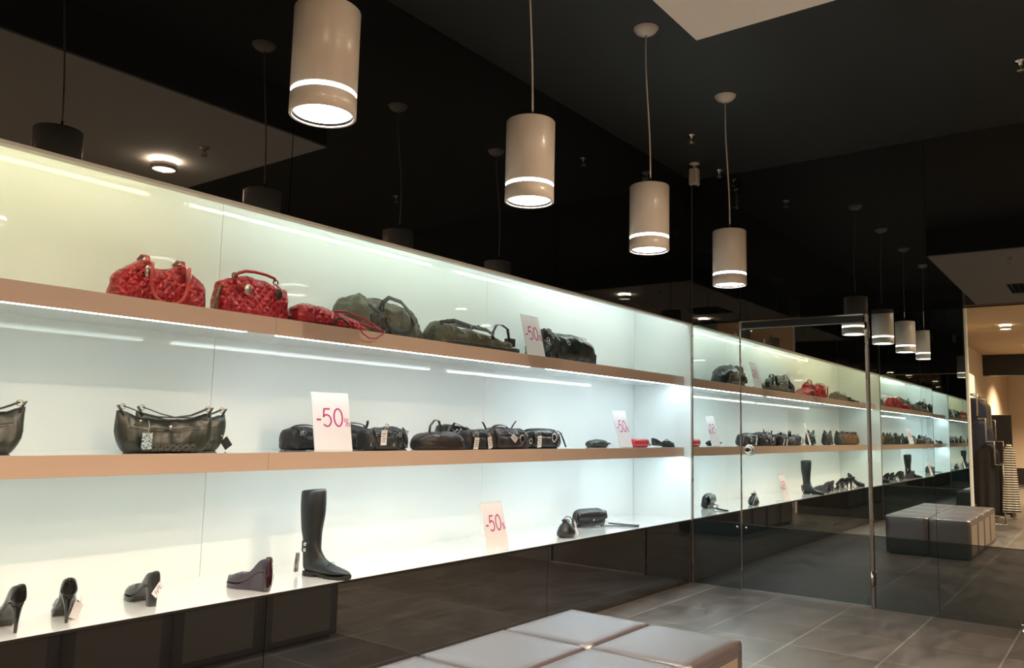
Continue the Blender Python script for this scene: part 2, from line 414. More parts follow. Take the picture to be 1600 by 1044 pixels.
MB().box(M - .010, M - .003, 1.592, 2.578, LEDGE - .003, LEDGE + .002).box(M - .012, M - .003, 1.592, 2.578, 0.002, .012).build('seam_trim', 'chrome', dr)
k = MB(); k.cyl((M - .012, 2.508, 1.128), (M - .003, 2.508, 1.128), .045, 32); k.cyl((M - .035, 2.508, 1.128), (M - .012, 2.508, 1.128), .033, 32)
kn = k.build('lock', 'chrome', dr, bevel=.003)
k = MB(); k.cyl((M - .060, 2.512, 1.128), (M - .035, 2.512, 1.128), .016, 20); k.box(M - .062, M - .060, 2.508, 2.516, 1.118, 1.138).build('lock_cylinder', 'dark_metal', kn)
for z in (.16, 2.02):
    k = MB(); k.cyl((M - .036, 1.575, z), (M - .036, 1.575, z + .11), .010, 12); k.cyl((M - .036, 1.575, z + .05), (M - .036, 1.575, z + .06), .0125, 12)
    k.build('hinge', 'chrome', dr)
for y, z in ((2.545, .495), (2.62, .495)): MB().cyl((M - .010, y, z), (M - .002, y, z), .010, 12).build('fixing_stud', 'chrome', dr)
ds = thing('door_stop', 'small chrome door stop on the floor by the dark end wall panels', 'door stop', (M - .10, .62, 0))
MB().lathe([(.001, 0), (.022, 0), (.022, .012), (.012, .02), (.012, .034), (.02, .04), (.024, .05), (.018, .062), (.001, .066)], 20).build('post', 'chrome', ds)

# ---- near mirror wall behind the camera's left
wn = sroot('wall_near', 'near mirror wall facing the end wall')
for y0, y1 in ((2.45, 3.017), (1.79, 2.45)):
    for nm, m, z0, z1 in (('lower_panel', 'smoked_glass_low', 0.0, LEDGE), ('mirror_panel', 'mirror', LEDGE + .004, 2.196), ('upper_panel', 'smoked_glass_high', 2.202, CEIL)):
        MB().box(N - .008, N, y0 + .0015, y1 - .0015, z0, z1).build(nm, m, wn)
MB().box(N - .12, N - .01, 1.775, W, 0, CEIL).build('core', 'cream_wall', wn)
MB().box(N - .12, N + .002, 1.757, 1.787, 0, CEIL).build('edge_trim', 'white_trim', wn, bevel=.002)

# ---- the warm shop behind, seen in the mirrors
b = MB().box(-14, N, -5.5, 2.6, 3.2, 3.3); c = b.build('ceiling_rear', 'tan_ceiling'); struct(c, 'warm cream ceiling of the shop area behind')
b = MB().box(-14, N - .12, 2.5, 2.6, 0, 3.2); c = b.build('wall_rear_left', 'cream_wall'); struct(c, 'cream side wall of the shop area behind')
b = MB().box(-14.1, -14, -5.6, 2.6, 0, 3.3); c = b.build('wall_rear', 'cream_wall'); struct(c, 'far cream wall of the shop area behind')
b = MB().box(-14, M + .1, -5.6, -5.5, 0, CEIL + .1); c = b.build('wall_right', 'cream_wall'); struct(c, 'cream wall on the right of the room')
b = MB().box(-13.999, -13.97, -5.5, 2.5, 0, .45); c = b.build('baseboard_rear', 'dark_board'); struct(c, 'dark base of the far cream wall')
b = MB().box(-9, -8.6, .2, 2.5, 2.72, 3.2); c = b.build('trim_1', 'dark_board'); struct(c, 'dark beam crossing under the cream ceiling')

# ================================================================ CEILING FIXTURES
def spot(parent, loc, watts, col, angle, blend=.6, rad=.06, name='lamp_light', rot=(0, 0, 0)):
    l = bpy.data.lights.new(name, 'SPOT'); l.energy = watts; l.color = col; l.spot_size = R(angle); l.spot_blend = blend; l.shadow_soft_size = rad
    o = bpy.data.objects.new(name, l); COL.objects.link(o); o.parent = parent; o.location = loc; o.rotation_euler = rot; return o

def pendant(x, y, label, sway, z=2.255):
    t = thing('pendant_lamp', label, 'pendant lamp', (x, y, z), 0, 'cylinder pendants in a row')
    H = .362; r = .108
    s = MB(); s.lathe([(.104, .078), (r, .080), (r, H - .004), (r - .004, H), (.02, H), (.02, H - .01), (r - .006, H - .01), (.100, .082), (.104, .078)], 48)
    sh = s.build('shade', 'lamp_paint', t)
    s = MB(); s.lathe([(.099, .0), (.104, -.002), (r, .0), (r, .062), (.104, .064), (.099, .06), (.099, 0)], 48); s.build('lower_ring', 'lamp_paint', t)
    s = MB(); s.lathe([(.1025, .060), (.1055, .064), (.1055, .078), (.1025, .082), (.098, .082), (.098, .06), (.1025, .06)], 48); s.build('glow_ring', 'ring_glow', t)
    s = MB(); s.lathe([(.099, .004), (.094, .008), (.091, .02), (.0985, .02), (.099, .004)], 40); s.build('inner_rim', 'dark_metal', t)
    s = MB(); s.lathe([(.091, .010), (.08, .020), (.05, .034), (.001, .040)], 40); s.build('diffuser', 'lamp_glow', t)
    s = MB(); s.cyl((.012, 0, H), (.012, 0, H + .05), .006, 10); s.build('cord_grip', 'dark_metal', t)
    s = MB(); s.cyl((-.03, .01, H), (-.03, .01, H + .012), .008, 8); s.build('top_screw', 'dark_metal', t)
    rz = CEIL - z; rx = .0 - .05
    pts = []
    for i in range(15):
        u = i / 14.0
        px = .012 + (rx + .012 - .012) * u * 1 + math.sin(u * PI * 1.7) * sway; 
        pts.append((px, math.sin(u * PI) * sway * .5, H + .045 + (rz - .035 - H - .045) * u))
    s = MB(); s.tube(pts, .0042, 8); s.build('cord', 'cord', t)
    s = MB(); s.lathe([(.001, -.040), (.03, -.037), (.055, -.022), (.070, -.002), (.070, 0)], 32, (rx, 0, rz)); s.build('ceiling_rose', 'lamp_paint', t)
    spot(t, (0, 0, -.004), PEND_W, (1.0, .90, .76), 88, .9, .05)
    return t
pl = [(.48, 'out of the frame, seen only in the mirrors'), (1.63, ''), (2.775, ''), (3.89, ''), (5.01, '')]
labs = ['cylinder pendant lamp nearest the near mirror wall, above the fourth pair of cube seats',
        'large cylinder pendant lamp nearest the camera, its top cut by the frame',
        'second cylinder pendant lamp from the left, cord rising out of the frame',
        'third cylinder pendant lamp, hanging below a tan ceiling rose beside a white slab corner',
        'fourth and smallest cylinder pendant lamp, nearest the mirrored door']
for i, (x, _) in enumerate(pl):
    if i == 0: continue
    pendant(x, 2.045, labs[i], [0, .004, .006, .014, .016][i], [0, 2.262, 2.250, 2.243, 2.225][i])

def downlight(x, y, label, z=3.2, watts=WARM_W, col=(1.0, .75, .53), ang=150, grp='round downlights on the white ceiling slab', collar='collar_glow'):
    t = thing('ceiling_downlight', label, 'ceiling light', (x, y, z), 0, grp)
    MB().lathe([(.001, 0), (.084, 0), (.084, -.026), (.001, -.026)], 36).build('glow_collar', collar, t)
    MB().lathe([(.080, -.027), (.095, -.029), (.095, -.075), (.090, -.078), (.082, -.076), (.082, -.06), (.080, -.027), (.080, -.027)], 36).build('housing', 'lamp_paint', t)
    MB().lathe([(.082, -.070), (.04, -.066), (.001, -.064)], 36).build('diffuser', 'down_glow', t)
    spot(t, (0, 0, -.082), watts, col, ang, .7, .012)
    return t
downlight(3.07, .37, 'round white downlight on the ceiling slab near the slab corner')
downlight(1.55, -.35 + .0, 'round white downlight on the ceiling slab behind the air vent')
downlight(.15, .37, 'round white downlight on the ceiling slab near the near mirror wall')
downlight(3.07, -1.6, 'round white downlight deep in the room on the ceiling slab', watts=WARM_W * 3.2)
downlight(1.2, -2.6, 'round white downlight farthest from the niche wall', watts=WARM_W * 3.6)
for i, (x, y) in enumerate([(-1.3, .6), (-2.9, 1.5), (-4.6, .9), (-6.6, 1.4), (-8.2, .4), (-10.5, 1.2), (-2.0, -1.6), (-5.5, -1.2)]):
    downlight(x, y, ['round downlight above the clothes rack', 'round downlight behind the clothes rack', 'round downlight in the middle of the cream ceiling',
                     'round downlight before the dark beam', 'round downlight beside the dark beam', 'round downlight near the far cream wall',
                     'round downlight right of the clothes rack', 'round downlight far right on the cream ceiling'][i], 3.2, BACK_W * (4.5 if x < -8 else .7), (1.0, .70, .45), 140, 'downlights on the cream ceiling behind', 'down_glow')

def sprinkler(x, y, z, label):
    t = thing('sprinkler', label, 'sprinkler', (x, y, z), 0, 'ceiling sprinklers')
    MB().lathe([(.001, 0), (.036, 0), (.034, -.006), (.012, -.01), (.010, -.03), (.001, -.03)], 20).build('escutcheon', 'chrome', t)
    s = MB(); s.tube([(-.008, 0, -.028), (-.016, 0, -.042), (-.004, 0, -.06)], .003, 6); s.tube([(.008, 0, -.028), (.016, 0, -.042), (.004, 0, -.06)], .003, 6)
    s.lathe([(.001, -.058), (.022, -.060), (.022, -.063), (.001, -.064)], 16); s.build('deflector', 'brass', t)
sprinkler(5.50, 2.54, CEIL, 'small chrome sprinkler on the black ceiling above the white ceiling camera')
sprinkler(6.40, 2.70, CEIL, 'small chrome sprinkler in the corner by the end wall')
sprinkler(5.44, .41, CEIL, 'small chrome sprinkler at the right edge of the black ceiling')
sprinkler(3.08, .89, 3.2, 'small sprinkler under the white ceiling slab')
t = thing('security_camera', 'small pale box camera hanging in the black ceiling corner', 'camera', (6.12, 2.80, CEIL))
MB().lathe([(.001, 0), (.045, 0), (.038, -.012), (.012, -.02), (.010, -.05), (.001, -.05)], 20).build('mount', 'lamp_paint', t)
s = MB(); s.box(-.035, .035, -.035, .035, -.19, -.045); s.build('housing', 'lamp_paint', t, bevel=.01)
MB().lathe([(.001, -.200), (.022, -.198), (.026, -.190), (.001, -.189)], 16).build('lens', 'patent_black', t)

# ================================================================ BENCH CUBES
def bench(x, y, label):
    t = thing('cube_seat', label, 'seat', (x, y, 0), 0, 'leather cube seats in two rows')
    lx, ly, H = .262, .2095, .41
    s = MB(); rings = []
    n = 9
    # upholstered cube with softly crowned top
    def ring(fx, fy, z):
        pts = []
        for ix in range(n): pts.append((-lx * fx + 2 * lx * fx * ix / (n - 1), -ly * fy, z))
        for iy in range(1, n): pts.append((lx * fx, -ly * fy + 2 * ly * fy * iy / (n - 1), z))
        for ix in range(1, n): pts.append((lx * fx - 2 * lx * fx * ix / (n - 1), ly * fy, z))
        for iy in range(1, n - 1): pts.append((-lx * fx, ly * fy - 2 * ly * fy * iy / (n - 1), z))
        return pts
    for fx, fy, z in ((.97, .97, .012), (1, 1, .018), (1, 1, .34), (1, 1, .385), (.994, .993, .396), (.98, .975, .404), (.95, .94, .408), (.8, .8, .411), (.5, .5, .4125), (.15, .15, .413)):
        rings.append(ring(fx, fy, z))
    s.loft(rings)
    body = s.build('seat_body', 'bench_leather', t)
    for sy in (-1, 1):
        s = MB(); y0 = sy * ly; s.box(-lx + .055, lx - .055, min(y0, y0 + sy * .003), max(y0, y0 + sy * .002), .045, .345); s.build('side_panel', 'bench_panel', t, bevel=.001)
    s = MB(); s.tube([(p[0] * 1.0, p[1] * 1.0, .372) for p in ring(1.0, 1.0, .372)], .002, 6, True); s.build('piping', 'bench_leather', t)
    for sx in (-1, 1):
        for sy in (-1, 1): MB().cyl((sx * (lx - .04), sy * (ly - .04), 0), (sx * (lx - .04), sy * (ly - .04), .013), .018, 12).build('foot', 'black_rubber', t)
    return t
rows = ['nearest the mirrored door', 'second from the mirrored door', 'third from the mirrored door', 'fourth from the mirrored door']
for i in range(4):
    for j in range(2):
        side = 'on the side of the lit niche' if j == 0 else 'on the side away from the niche'
        bench(3.38 - .262 - .535 * i, 2.19 - .2125 - .430 * j - (.05 if i > 1 and j > 5 else 0), 'brown leather cube seat %s, %s' % (rows[i], side))

# ================================================================ SALE SIGNS
def glyph(ch, x, z, h, w, th, mb, y):
    def st(pts, k=1.0):
        pts = [(x + a * w, z + c * h) for a, c in pts]
        # flat ribbon on the y plane
        P = []; 
        for i, p in enumerate(pts):
            a = pts[max(0, i - 1)]; c = pts[min(len(pts) - 1, i + 1)]
            d = Vector((c[0] - a[0], c[1] - a[1])); d = d.normalized() if d.length > 0 else Vector((1, 0)); nn = Vector((-d.y, d.x)) * th * k / 2
            P.append(((p[0] + nn.x, y, p[1] + nn.y), (p[0] - nn.x, y, p[1] - nn.y)))
        vs = [q for pr in P for q in pr]; vs2 = [(a, y + .0006, c) for a, _, c in vs]
        n = len(P); fs = [(2 * i, 2 * i + 1, 2 * i + 3, 2 * i + 2) for i in range(n - 1)]
        o = len(vs); fs2 = [tuple(q + o for q in f[::-1]) for f in fs]
        fs3 = []
        for i in range(n - 1): fs3 += [(2 * i, 2 * i + 2, 2 * i + 2 + o, 2 * i + o), (2 * i + 1, 2 * i + 1 + o, 2 * i + 3 + o, 2 * i + 3)]
        mb.add(vs + vs2, fs + fs2 + fs3, False)
    el = lambda cx, cz, rx, rz, a0, a1, n=20: [(cx + rx * math.cos(R(a0 + (a1 - a0) * i / n)), cz + rz * math.sin(R(a0 + (a1 - a0) * i / n))) for i in range(n + 1)]
    if ch == '-': st([(0, .36), (1, .36)], 1.1)
    if ch == '0': st(el(.5, .5, .46, .5, 0, 360, 28))
    if ch == '5':
        st([(.86, .98), (.20, .98)]); st([(.22, .99), (.10, .50)]); st([(.10, .50)] + el(.46, .315, .46, .325, 128, -140, 22))
    if ch == '%':
        st([(.85, 1), (.15, 0)]); st(el(.22, .75, .2, .22, 0, 360, 16)); st(el(.78, .25, .2, .22, 0, 360, 16))
def sign(x, y, z, yaw, label, lean=14, h=.30, w=.21, group='minus fifty percent sale signs'):
    t = thing('sale_sign', label, 'sign', (x, y, z), yaw, group)
    a = R(lean); c, s_ = math.cos(a), math.sin(a)
    T = Matrix.Rotation(-a, 4, 'X')
    s = MB(); s.box(-w / 2, w / 2, -.0015, .0015, .002, h, T); s.box(-w / 2, w / 2, 0, .085, 0, .0025); hd = s.build('acrylic_holder', 'acrylic', t, bevel=.0006)
    s = MB(); s.box(-w / 2 + .003, w / 2 - .003, -.0026, -.0016, .006, h - .012, T); s.build('paper_card', 'paper', t)
    s = MB(); s.box(-w / 2 + .003, w / 2 - .003, .0016, .0022, .006, h - .012, T); s.build('card_back', 'paper', t)
    g = MB(); H = h * .30; z0 = h * .42
    glyph('-', -w * .40, z0 + .0, H, w * .12, .0085, g, -.0032)
    glyph('5', -w * .24, z0, H, w * .24, .0082, g, -.0032)
    glyph('0', w * .055, z0, H, w * .24, .0082, g, -.0032)
    glyph('%', w * .335, z0 - H * .02, H * .48, w * .13, .0034, g, -.0032)
    g.warp(lambda p: T @ p); g.build('lettering', 'pink_ink', t)
    return t
SIGNS = [(2.695, 3.16, MID, -12, 'white minus 50 percent sale sign between the green handbags and black bags, middle shelf'),
         (5.66, 3.17, MID, 0, 'white minus 50 percent sale sign on the middle shelf beside red wallet'),
         (4.44, 3.18, TOP, 0, 'grey-looking minus 50 percent sale sign on the upper shelf beside the black roll bag'),
         (3.92, 3.06, LEDGE, 0, 'minus 50 percent sale sign standing alone on the bottom ledge')]
for a in SIGNS: sign(*a)

# ================================================================ BAGS
def bag_mesh(L, D, H, topf=None, e=.62, taper=.25, amp=.006, k=14, seed=0, nx=60, nr=44, endp=7, depthf=None, minh=.62, zlean=0.0):
    """a soft bag: cross-sections along x, flat on its base; topf(u) scales the height"""
    s = MB(); rings = []
    for i in range(nx + 1):
        u = -1 + 2 * i / nx; u2 = math.sin(u * PI / 2)
        q = max(0.0, 1 - abs(u2) ** endp) ** .42
        hh = H * (topf(u2) if topf else 1.0) * (minh + (1 - minh) * q) ; dd = D * (depthf(u2) if depthf else 1.0) * max(q, .06)
        if i in (0, nx): hh *= .86; dd *= .5
        ring = []
        for j in range(nr):
            a = 2 * PI * j / nr - PI / 2
            ca, sa = math.cos(a), math.sin(a)
            y = dd / 2 * math.copysign(abs(ca) ** e, ca); z = hh / 2 + hh / 2 * math.copysign(abs(sa) ** e, sa)
            y *= 1 - taper * (z / max(hh, 1e-5)) ** 1.3
            x = u2 * L / 2
            p = Vector((x, y + zlean * z, z))
            d = amp * (nz(p, k, seed) + .9 * (.35 - abs(nz(p, k * 1.7, seed + 9))) + .5 * (.3 - abs(nz(Vector((p.x, p.y * .6, p.z * .5)), k * 4.2, seed + 3)))) * min(1, z / .02)
            nrm = Vector((0, ca, sa))
            p += nrm * d * 1.6 + Vector((amp * nz(p, k, seed + 5), 0, 0))
            p.z = max(p.z, 0.0)
            ring.append(p)
        rings.append(ring)
    s.loft(rings); return s
def arc(x0, x1, z0, h, y=0.0, n=18, y1=None, p=1.0):
    """a handle curve from x0 to x1 rising (h>0) or drooping (h<0)"""
    y1 = y if y1 is None else y1
    return [(x0 + (x1 - x0) * (.5 - .5 * math.cos(PI * i / n)), y + (y1 - y) * i / n, z0 + h * max(0.0, math.sin(PI * i / n)) ** p) for i in range(n + 1)]
def price_tag(parent, x, y, z, w=.035, h=.075, tilt=8, yaw=0, roll=0, m='tag_white', ink=True, string=.03):
    T = Matrix.Translation((x, y, z)) @ Matrix.Rotation(R(yaw), 4, 'Z') @ Matrix.Rotation(R(tilt), 4, 'X') @ Matrix.Rotation(R(roll), 4, 'Y')
    s = MB(); s.box(-w / 2, w / 2, -.0007, .0007, -h, 0, T); o = s.build('price_tag', m, parent)
    s = MB(); s.tube([T @ Vector((0, 0, -.004)), T @ Vector((.004, -.002, string * .5)), T @ Vector((0, .004, string))], .0009, 5); s.build('tag_string', 'tag_white', o)
    if ink:
        g = MB()
        for r, (a, c2) in enumerate(((-.3, .3), (-.34, .1), (-.2, .34), (-.3, .25))):
            g.box(w * a, w * c2, -.0011, -.0008, -h * (.28 + .16 * r), -h * (.23 + .16 * r), T)
        g.build('tag_print', 'tag_ink', o)
    return o
def bag(name, label, loc, yaw, group=None, cat='handbag'):
    return thing(name, label, cat, loc, yaw, group)
def dring(parent, c, r=.012, th=.0022, ax='y', m='chrome', nm='metal_ring', sx=1, sz=1):
    s = MB(); s.ring(c, r, th, ax, 18, sx, sz); return s.build(nm, m, parent)

# ---- upper shelf -------------------------------------------------------------
t = bag('quilted_handbag', 'red quilted slouchy handbag with drooping round handle, leftmost in view on upper shelf', (1.80, 3.30, TOP), -3, 'red quilted bags on the upper shelf')
tf = lambda u: .88 + .13 * math.exp(-((u + .38) / .14) ** 2) + .13 * math.exp(-((u - .38) / .14) ** 2) - .10 * math.exp(-(u / .28) ** 2) - .22 * max(0, abs(u) - .62) / .38
bag_mesh(.40, .17, .200, tf, amp=.009, seed=1, taper=.42).build('body', 'red_quilt', t)
MB().tube(arc(-.078, .085, .176, -.168, -.098, 30, p=.5), .0080, 10).build('handle', 'red_strap', t)
MB().tube(arc(-.075, .075, .188, -.018, .035, 16), .006, 8).build('handle', 'red_leather', t)
for x in (-.078, .078):
    MB().strap([(x, -.070, .120), (x, -.062, .175), (x, -.045, .208), (x, -.01, .216), (x, .03, .200)], .020, .005, (1, 0, 0)).build('handle_tab', 'red_leather', t)
    s = MB(); s.lathe([(.001, 0), (.016, .0), (.016, .004), (.001, .005)], 24); s.warp(lambda p: Vector((x - (.012 if x < 0 else -.012) + p.x * .8, -.086 - p.z, .135 + p.y * 1.6))); s.build('metal_badge', 'steel', t)

t = bag('quilted_handbag', 'red quilted handbag standing up with rigid top handle and two oval badges', (2.265, 3.30, TOP), -3, 'red quilted bags on the upper shelf')
tf = lambda u: 1.0 - .17 * max(0, abs(u) - .35) / .65
bag_mesh(.37, .16, .195, tf, amp=.009, seed=4, taper=.45, endp=14, minh=.93, depthf=lambda u: 1 - .15 * abs(u)).build('body', 'red_quilt', t)
MB().tube([(-.105, -.02, .196), (-.085, -.02, .214), (-.05, -.02, .228), (0, -.02, .232), (.06, -.02, .228), (.105, -.02, .218), (.115, -.02, .206)], .0075, 10).build('handle', 'red_leather', t)
MB().tube(arc(-.10, .10, .185, .010, .02, 16), .006, 8).build('handle', 'red_leather', t)
for x in (-.105, .115):
    dring(t, (x, -.02, .198), .013, .003, 'y', 'dark_metal', 'handle_ring')
    MB().strap([(x, -.066, .135), (x, -.055, .165), (x, -.02, .190)], .020, .004, (1, 0, 0)).build('handle_tab', 'red_leather', t)
for x, m in ((-.068, 'steel'), (.098, 'dark_metal')):
    s = MB(); s.lathe([(.001, 0), (.017, 0), (.019, .003), (.014, .005), (.001, .005)], 28); s.warp(lambda p: Vector((x + p.x, -.078 - p.z, .132 + p.y * 1.35))); s.build('oval_badge', m, t)
MB().strap([(-.180, -.03, .14), (-.196, -.03, .07), (-.206, -.03, .004)], .02, .003, (0, 1, 0)).build('side_strap', 'olive_nylon', t)

t = bag('quilted_handbag', 'flat red quilted bag lying down, its strap drooping over the shelf edge', (2.685, 3.24, TOP), -2, 'red quilted bags on the upper shelf')
tf = lambda u: 1.0 if u < -.3 else max(.22, 1 - .62 * (u + .3))
bag_mesh(.46, .22, .105, tf, amp=.008, seed=7, taper=.2).build('body', 'red_quilt', t)
MB().tube([(-.02, -.07, .086), (.03, -.10, .088), (.10, -.125, .070), (.18, -.13, .045), (.25, -.12, .02), (.20, -.06, .04), (.10, -.03, .07)], .0055, 8).build('handle', 'red_leather', t)
MB().tube([(-.06, -.105, .008), (-.03, -.112, .045), (.0, -.11, .05), (.04, -.112, .03), (.05, -.11, .008)], .0045, 8).build('handle', 'olive_dark', t)
MB().tube([(.05, -.16, .006), (.06, -.178, .002), (.08, -.182, -.022), (.12, -.183, -.042), (.17, -.182, -.036), (.215, -.18, -.010), (.235, -.172, .006), (.20, -.14, .012)], .0035, 8).build('shoulder_strap', 'red_leather', t)

t = bag('duffel_bag', 'tall olive nylon duffel bag with dark webbing handles and buckles on upper shelf', (3.19, 3.40, TOP), -4, 'olive nylon bags')
tf = lambda u: (1.0 + .08 * math.exp(-((u + .72) / .16) ** 2)) if u < .15 else 1.0 - .30 * ((u - .15) / .85) ** 1.6
bag_mesh(.55, .26, .215, tf, amp=.020, seed=11, k=11, taper=.3, endp=7).build('body', 'olive_nylon', t)
MB().strap([(-.09, -.125, .135), (-.08, -.12, .20), (-.02, -.10, .238), (.07, -.10, .225), (.125, -.12, .17), (.13, -.142, .10), (.10, -.150, .055), (.02, -.150, .045), (-.03, -.148, .06)], .026, .004, (0, .4, 1)).build('handle', 'black_nylon', t)
MB().strap(arc(-.09, .12, .205, .045, .06, 18), .024, .004, (0, 1, 0)).build('handle', 'black_nylon', t)
for i, (x, z) in enumerate(((-.13, .12), (-.10, .085), (-.05, .10), (-.155, .08))):
    dring(t, (x, -.137, z), .015, .003, 'y', 'chrome' if i % 2 else 'dark_metal', 'buckle_ring', 1.2, .8)
s = bag_mesh(.12, .10, .11, None, amp=.012, seed=13, k=22); s.warp(lambda p: p + Vector((-.12, -.12, .02))); s.build('side_pocket', 'olive_dark', t)
MB().strap([(-.17, -.11, .18), (-.11, -.150, .13), (-.05, -.155, .055), (.0, -.15, .01)], .018, .004, (1, 0, .3)).build('buckle_strap', 'black_nylon', t)

t = bag('flat_tote', 'flattened olive nylon bag with raised dark loop handle left of the sign', (3.83, 3.26, TOP), -2, 'olive nylon bags')
tf = lambda u: 1.0 + .35 * math.exp(-((u + .85) / .2) ** 2) - .38 * max(0, u + .1)
bag_mesh(.70, .26, .105, tf, amp=.016, seed=17, k=12, taper=.25, endp=8, minh=.6).build('body', 'olive_nylon', t)
s = bag_mesh(.72, .25, .035, None, amp=.004, seed=19, endp=10, taper=0); s.warp(lambda p: p + Vector((.03, -.012, 0))); s.build('bottom_panel', 'olive_dark', t)
MB().strap([(.10, -.10, .070), (.105, -.10, .120), (.135, -.10, .165), (.19, -.10, .170), (.245, -.10, .150), (.26, -.10, .095), (.262, -.10, .055)], .024, .004, (.2, 1, 0)).build('handle', 'black_nylon', t)
MB().strap([(-.33, -.06, .13), (-.25, -.10, .148), (-.12, -.12, .125), (.02, -.12, .12), (.08, -.12, .098), (.10, -.12, .07)], .030, .005, (0, .6, 1)).build('shoulder_strap', 'black_nylon', t)
MB().strap([(-.30, -.02, .125), (-.22, -.02, .158), (-.16, -.02, .14), (-.05, -.03, .132), (.01, -.03, .14)], .022, .004, (0, .6, 1)).build('handle', 'black_nylon', t)
MB().box(.285, .345, -.09, -.04, .045, .098).build('end_tab', 'black_nylon', t, bevel=.006)
dring(t, (-.13, -.135, .118), .012, .0025, 'y', 'chrome', 'buckle_ring')
dring(t, (.01, -.06, .138), .013, .003, 'y', 'dark_metal', 'buckle_ring')

t = bag('roll_bag', 'shiny black roll-shaped bag with gathered end, right of the upper shelf sign', (4.99, 3.33, TOP), -10)
tf = lambda u: 1.02 if u < .1 else 1.02 - .42 * ((u - .1) / .9) ** 1.5
bag_mesh(.60, .26, .215, tf, amp=.010, seed=23, k=9, taper=.22, endp=5).build('body', 'black_satin', t)
s = bag_mesh(.17, .25, .225, None, amp=.022, seed=27, k=22, endp=4); s.warp(lambda p: p + Vector((-.25, -.02, 0))); s.build('gathered_end', 'black_satin', t)
for i in range(5):
    MB().strap(arc(-.10 + .0 * i, .19 - .012 * i, .196 - .012 * i, .012, -.055 - .012 * i, 14), .006, .003, (0, 1, .5)).build('trim_band', 'black_leather', t)
for x, z in ((-.10, .155), (-.30, .15), (-.30, .10), (-.085, .14)): dring(t, (x, -.135, z), .012, .003, 'y', 'chrome', 'metal_ring')
MB().tube([(.20, -.10, .10), (.26, -.09, .08), (.29, -.06, .02)], .006, 8).build('zip_end', 'black_leather', t)

t = bag('clutch', 'small patterned grey and brown pouch bag left of the red bags, seen mirrored', (.97, 3.31, TOP), 0)
bag_mesh(.30, .13, .13, lambda u: 1 - .1 * abs(u), amp=.006, seed=31).build('body', 'grey_pattern', t)
MB().strap(arc(-.10, .10, .125, .02, -.03, 12), .014, .003).build('handle', 'black_leather', t)
t = bag('clutch', 'small patterned brown pouch bag on the upper shelf, nearest the flat black case', (.66, 3.31, TOP), 6)
bag_mesh(.30, .12, .12, lambda u: 1 - .15 * abs(u), amp=.006, seed=33).build('body', 'grey_pattern', t)
MB().strap(arc(-.10, .10, .115, .018, -.03, 12), .014, .003).build('handle', 'black_leather', t)
t = bag('flat_case', 'flat black case with thin straps trailing over the upper shelf, seen in the mirror', (.24, 3.27, TOP), -4)
bag_mesh(.50, .20, .05, lambda u: 1 + .4 * (u > .3) * (u - .3), amp=.004, seed=35, minh=.7, endp=8).build('body', 'black_leather', t)
MB().tube([(-.20, -.10, .03), (-.26, -.172, .010), (-.30, -.19, -.004), (-.36, -.19, -.03), (-.42, -.188, -.008), (-.44, -.172, .008), (-.36, -.12, .006)], .003, 6).build('strap', 'black_leather', t)
MB().box(.16, .235, -.03, .03, .055, .085).build('buckle_block', 'dark_metal', t, bevel=.006)

# ---- middle shelf --------------------------------------------------------------
def green_bag(loc, yaw, label, seed, full=True):
    t = bag('shoulder_bag', label, loc, yaw, 'dark green leather shoulder bags')
    tf = lambda u: .80 + .24 * abs(u) ** 2.4
    s = bag_mesh(.405, .105, .170, tf, amp=.004, seed=seed, taper=.55, endp=12, depthf=lambda u: 1 - .12 * abs(u), minh=.92)
    s.warp(lambda p: Vector((p.x * (1 - .20 * (1 - min(1, p.z / .10)) ** 1.8), p.y, p.z)))
    s.build('body', 'green_leather', t)
    s = MB(); n = 14; rr = []
    for i in range(n + 1):
        x = -.115 + .23 * i / n
        rr.append([(x, -.0535 - .002, .006), (x, -.0570, .010), (x, -.0545, .038), (x, -.050, .038)])
    s.loft(rr).build('quilted_base_band', 'green_quilt', t)
    MB().tube([(x, -.052 + .0 * x, .115 - .018 * math.sin((x + .16) / .32 * PI)) for x in [-.15 + .3 * i / 16 for i in range(17)]], .0016, 6).build('seam_piping', 'olive_dark', t)
    s = MB(); s.lathe([(.001, .003), (.009, .002), (.011, 0), (.001, -.001)], 24); s.warp(lambda p: Vector((p.x + .0, -.053 - p.z, .104 + p.y))); s.build('round_emblem', 'chrome', t)
    for x in (-.193, .193):
        sg = -1 if x < 0 else 1
        MB().strap([(x - sg * .012, -.012, .150), (x - sg * .004, -.010, .172), (x + sg * .008, -.006, .190)], .022, .005, (0, 1, 0)).build('strap_tab', 'green_leather', t)
        dring(t, (x - sg * .012, -.006, .186), .011, .0024, 'y', 'brass', 'strap_ring')
    MB().strap([(-.180, -.006, .188), (-.15, -.010, .178), (-.10, -.016, .160), (-.04, -.020, .147), (.03, -.020, .146), (.10, -.018, .156), (.15, -.012, .175), (.180, -.006, .188)], .018, .004, (0, 1, .2)).build('shoulder_strap', 'olive_dark', t)
    s = MB(); s.lathe([(.001, .003), (.0055, .002), (.0055, 0), (.001, -.001)], 16); s.warp(lambda p: Vector((p.x - .125, -.050 - p.z, .128 + p.y))); s.build('rivet', 'brass', t)
    return t
g0 = green_bag((1.82, 3.20, MID), -4, 'dark green leather shoulder bag in front, blue patterned tag hanging on it', 41)
price_tag(g0, -.100, -.066, .082, .042, .066, 4, 0, 0, 'blue_tag', False, .05)
g1 = green_bag((1.995, 3.37, MID), -6, 'dark green leather shoulder bag behind the one with the blue tag', 43)
price_tag(g1, .175, -.052, .055, .04, .05, 6, 0, -38, 'black_leather', False, .02)
g2 = green_bag((1.085, 3.24, MID), -4, 'dark green leather shoulder bag cut by the left frame edge, middle shelf', 45)
g2['group'] = 'dark green leather shoulder bags'

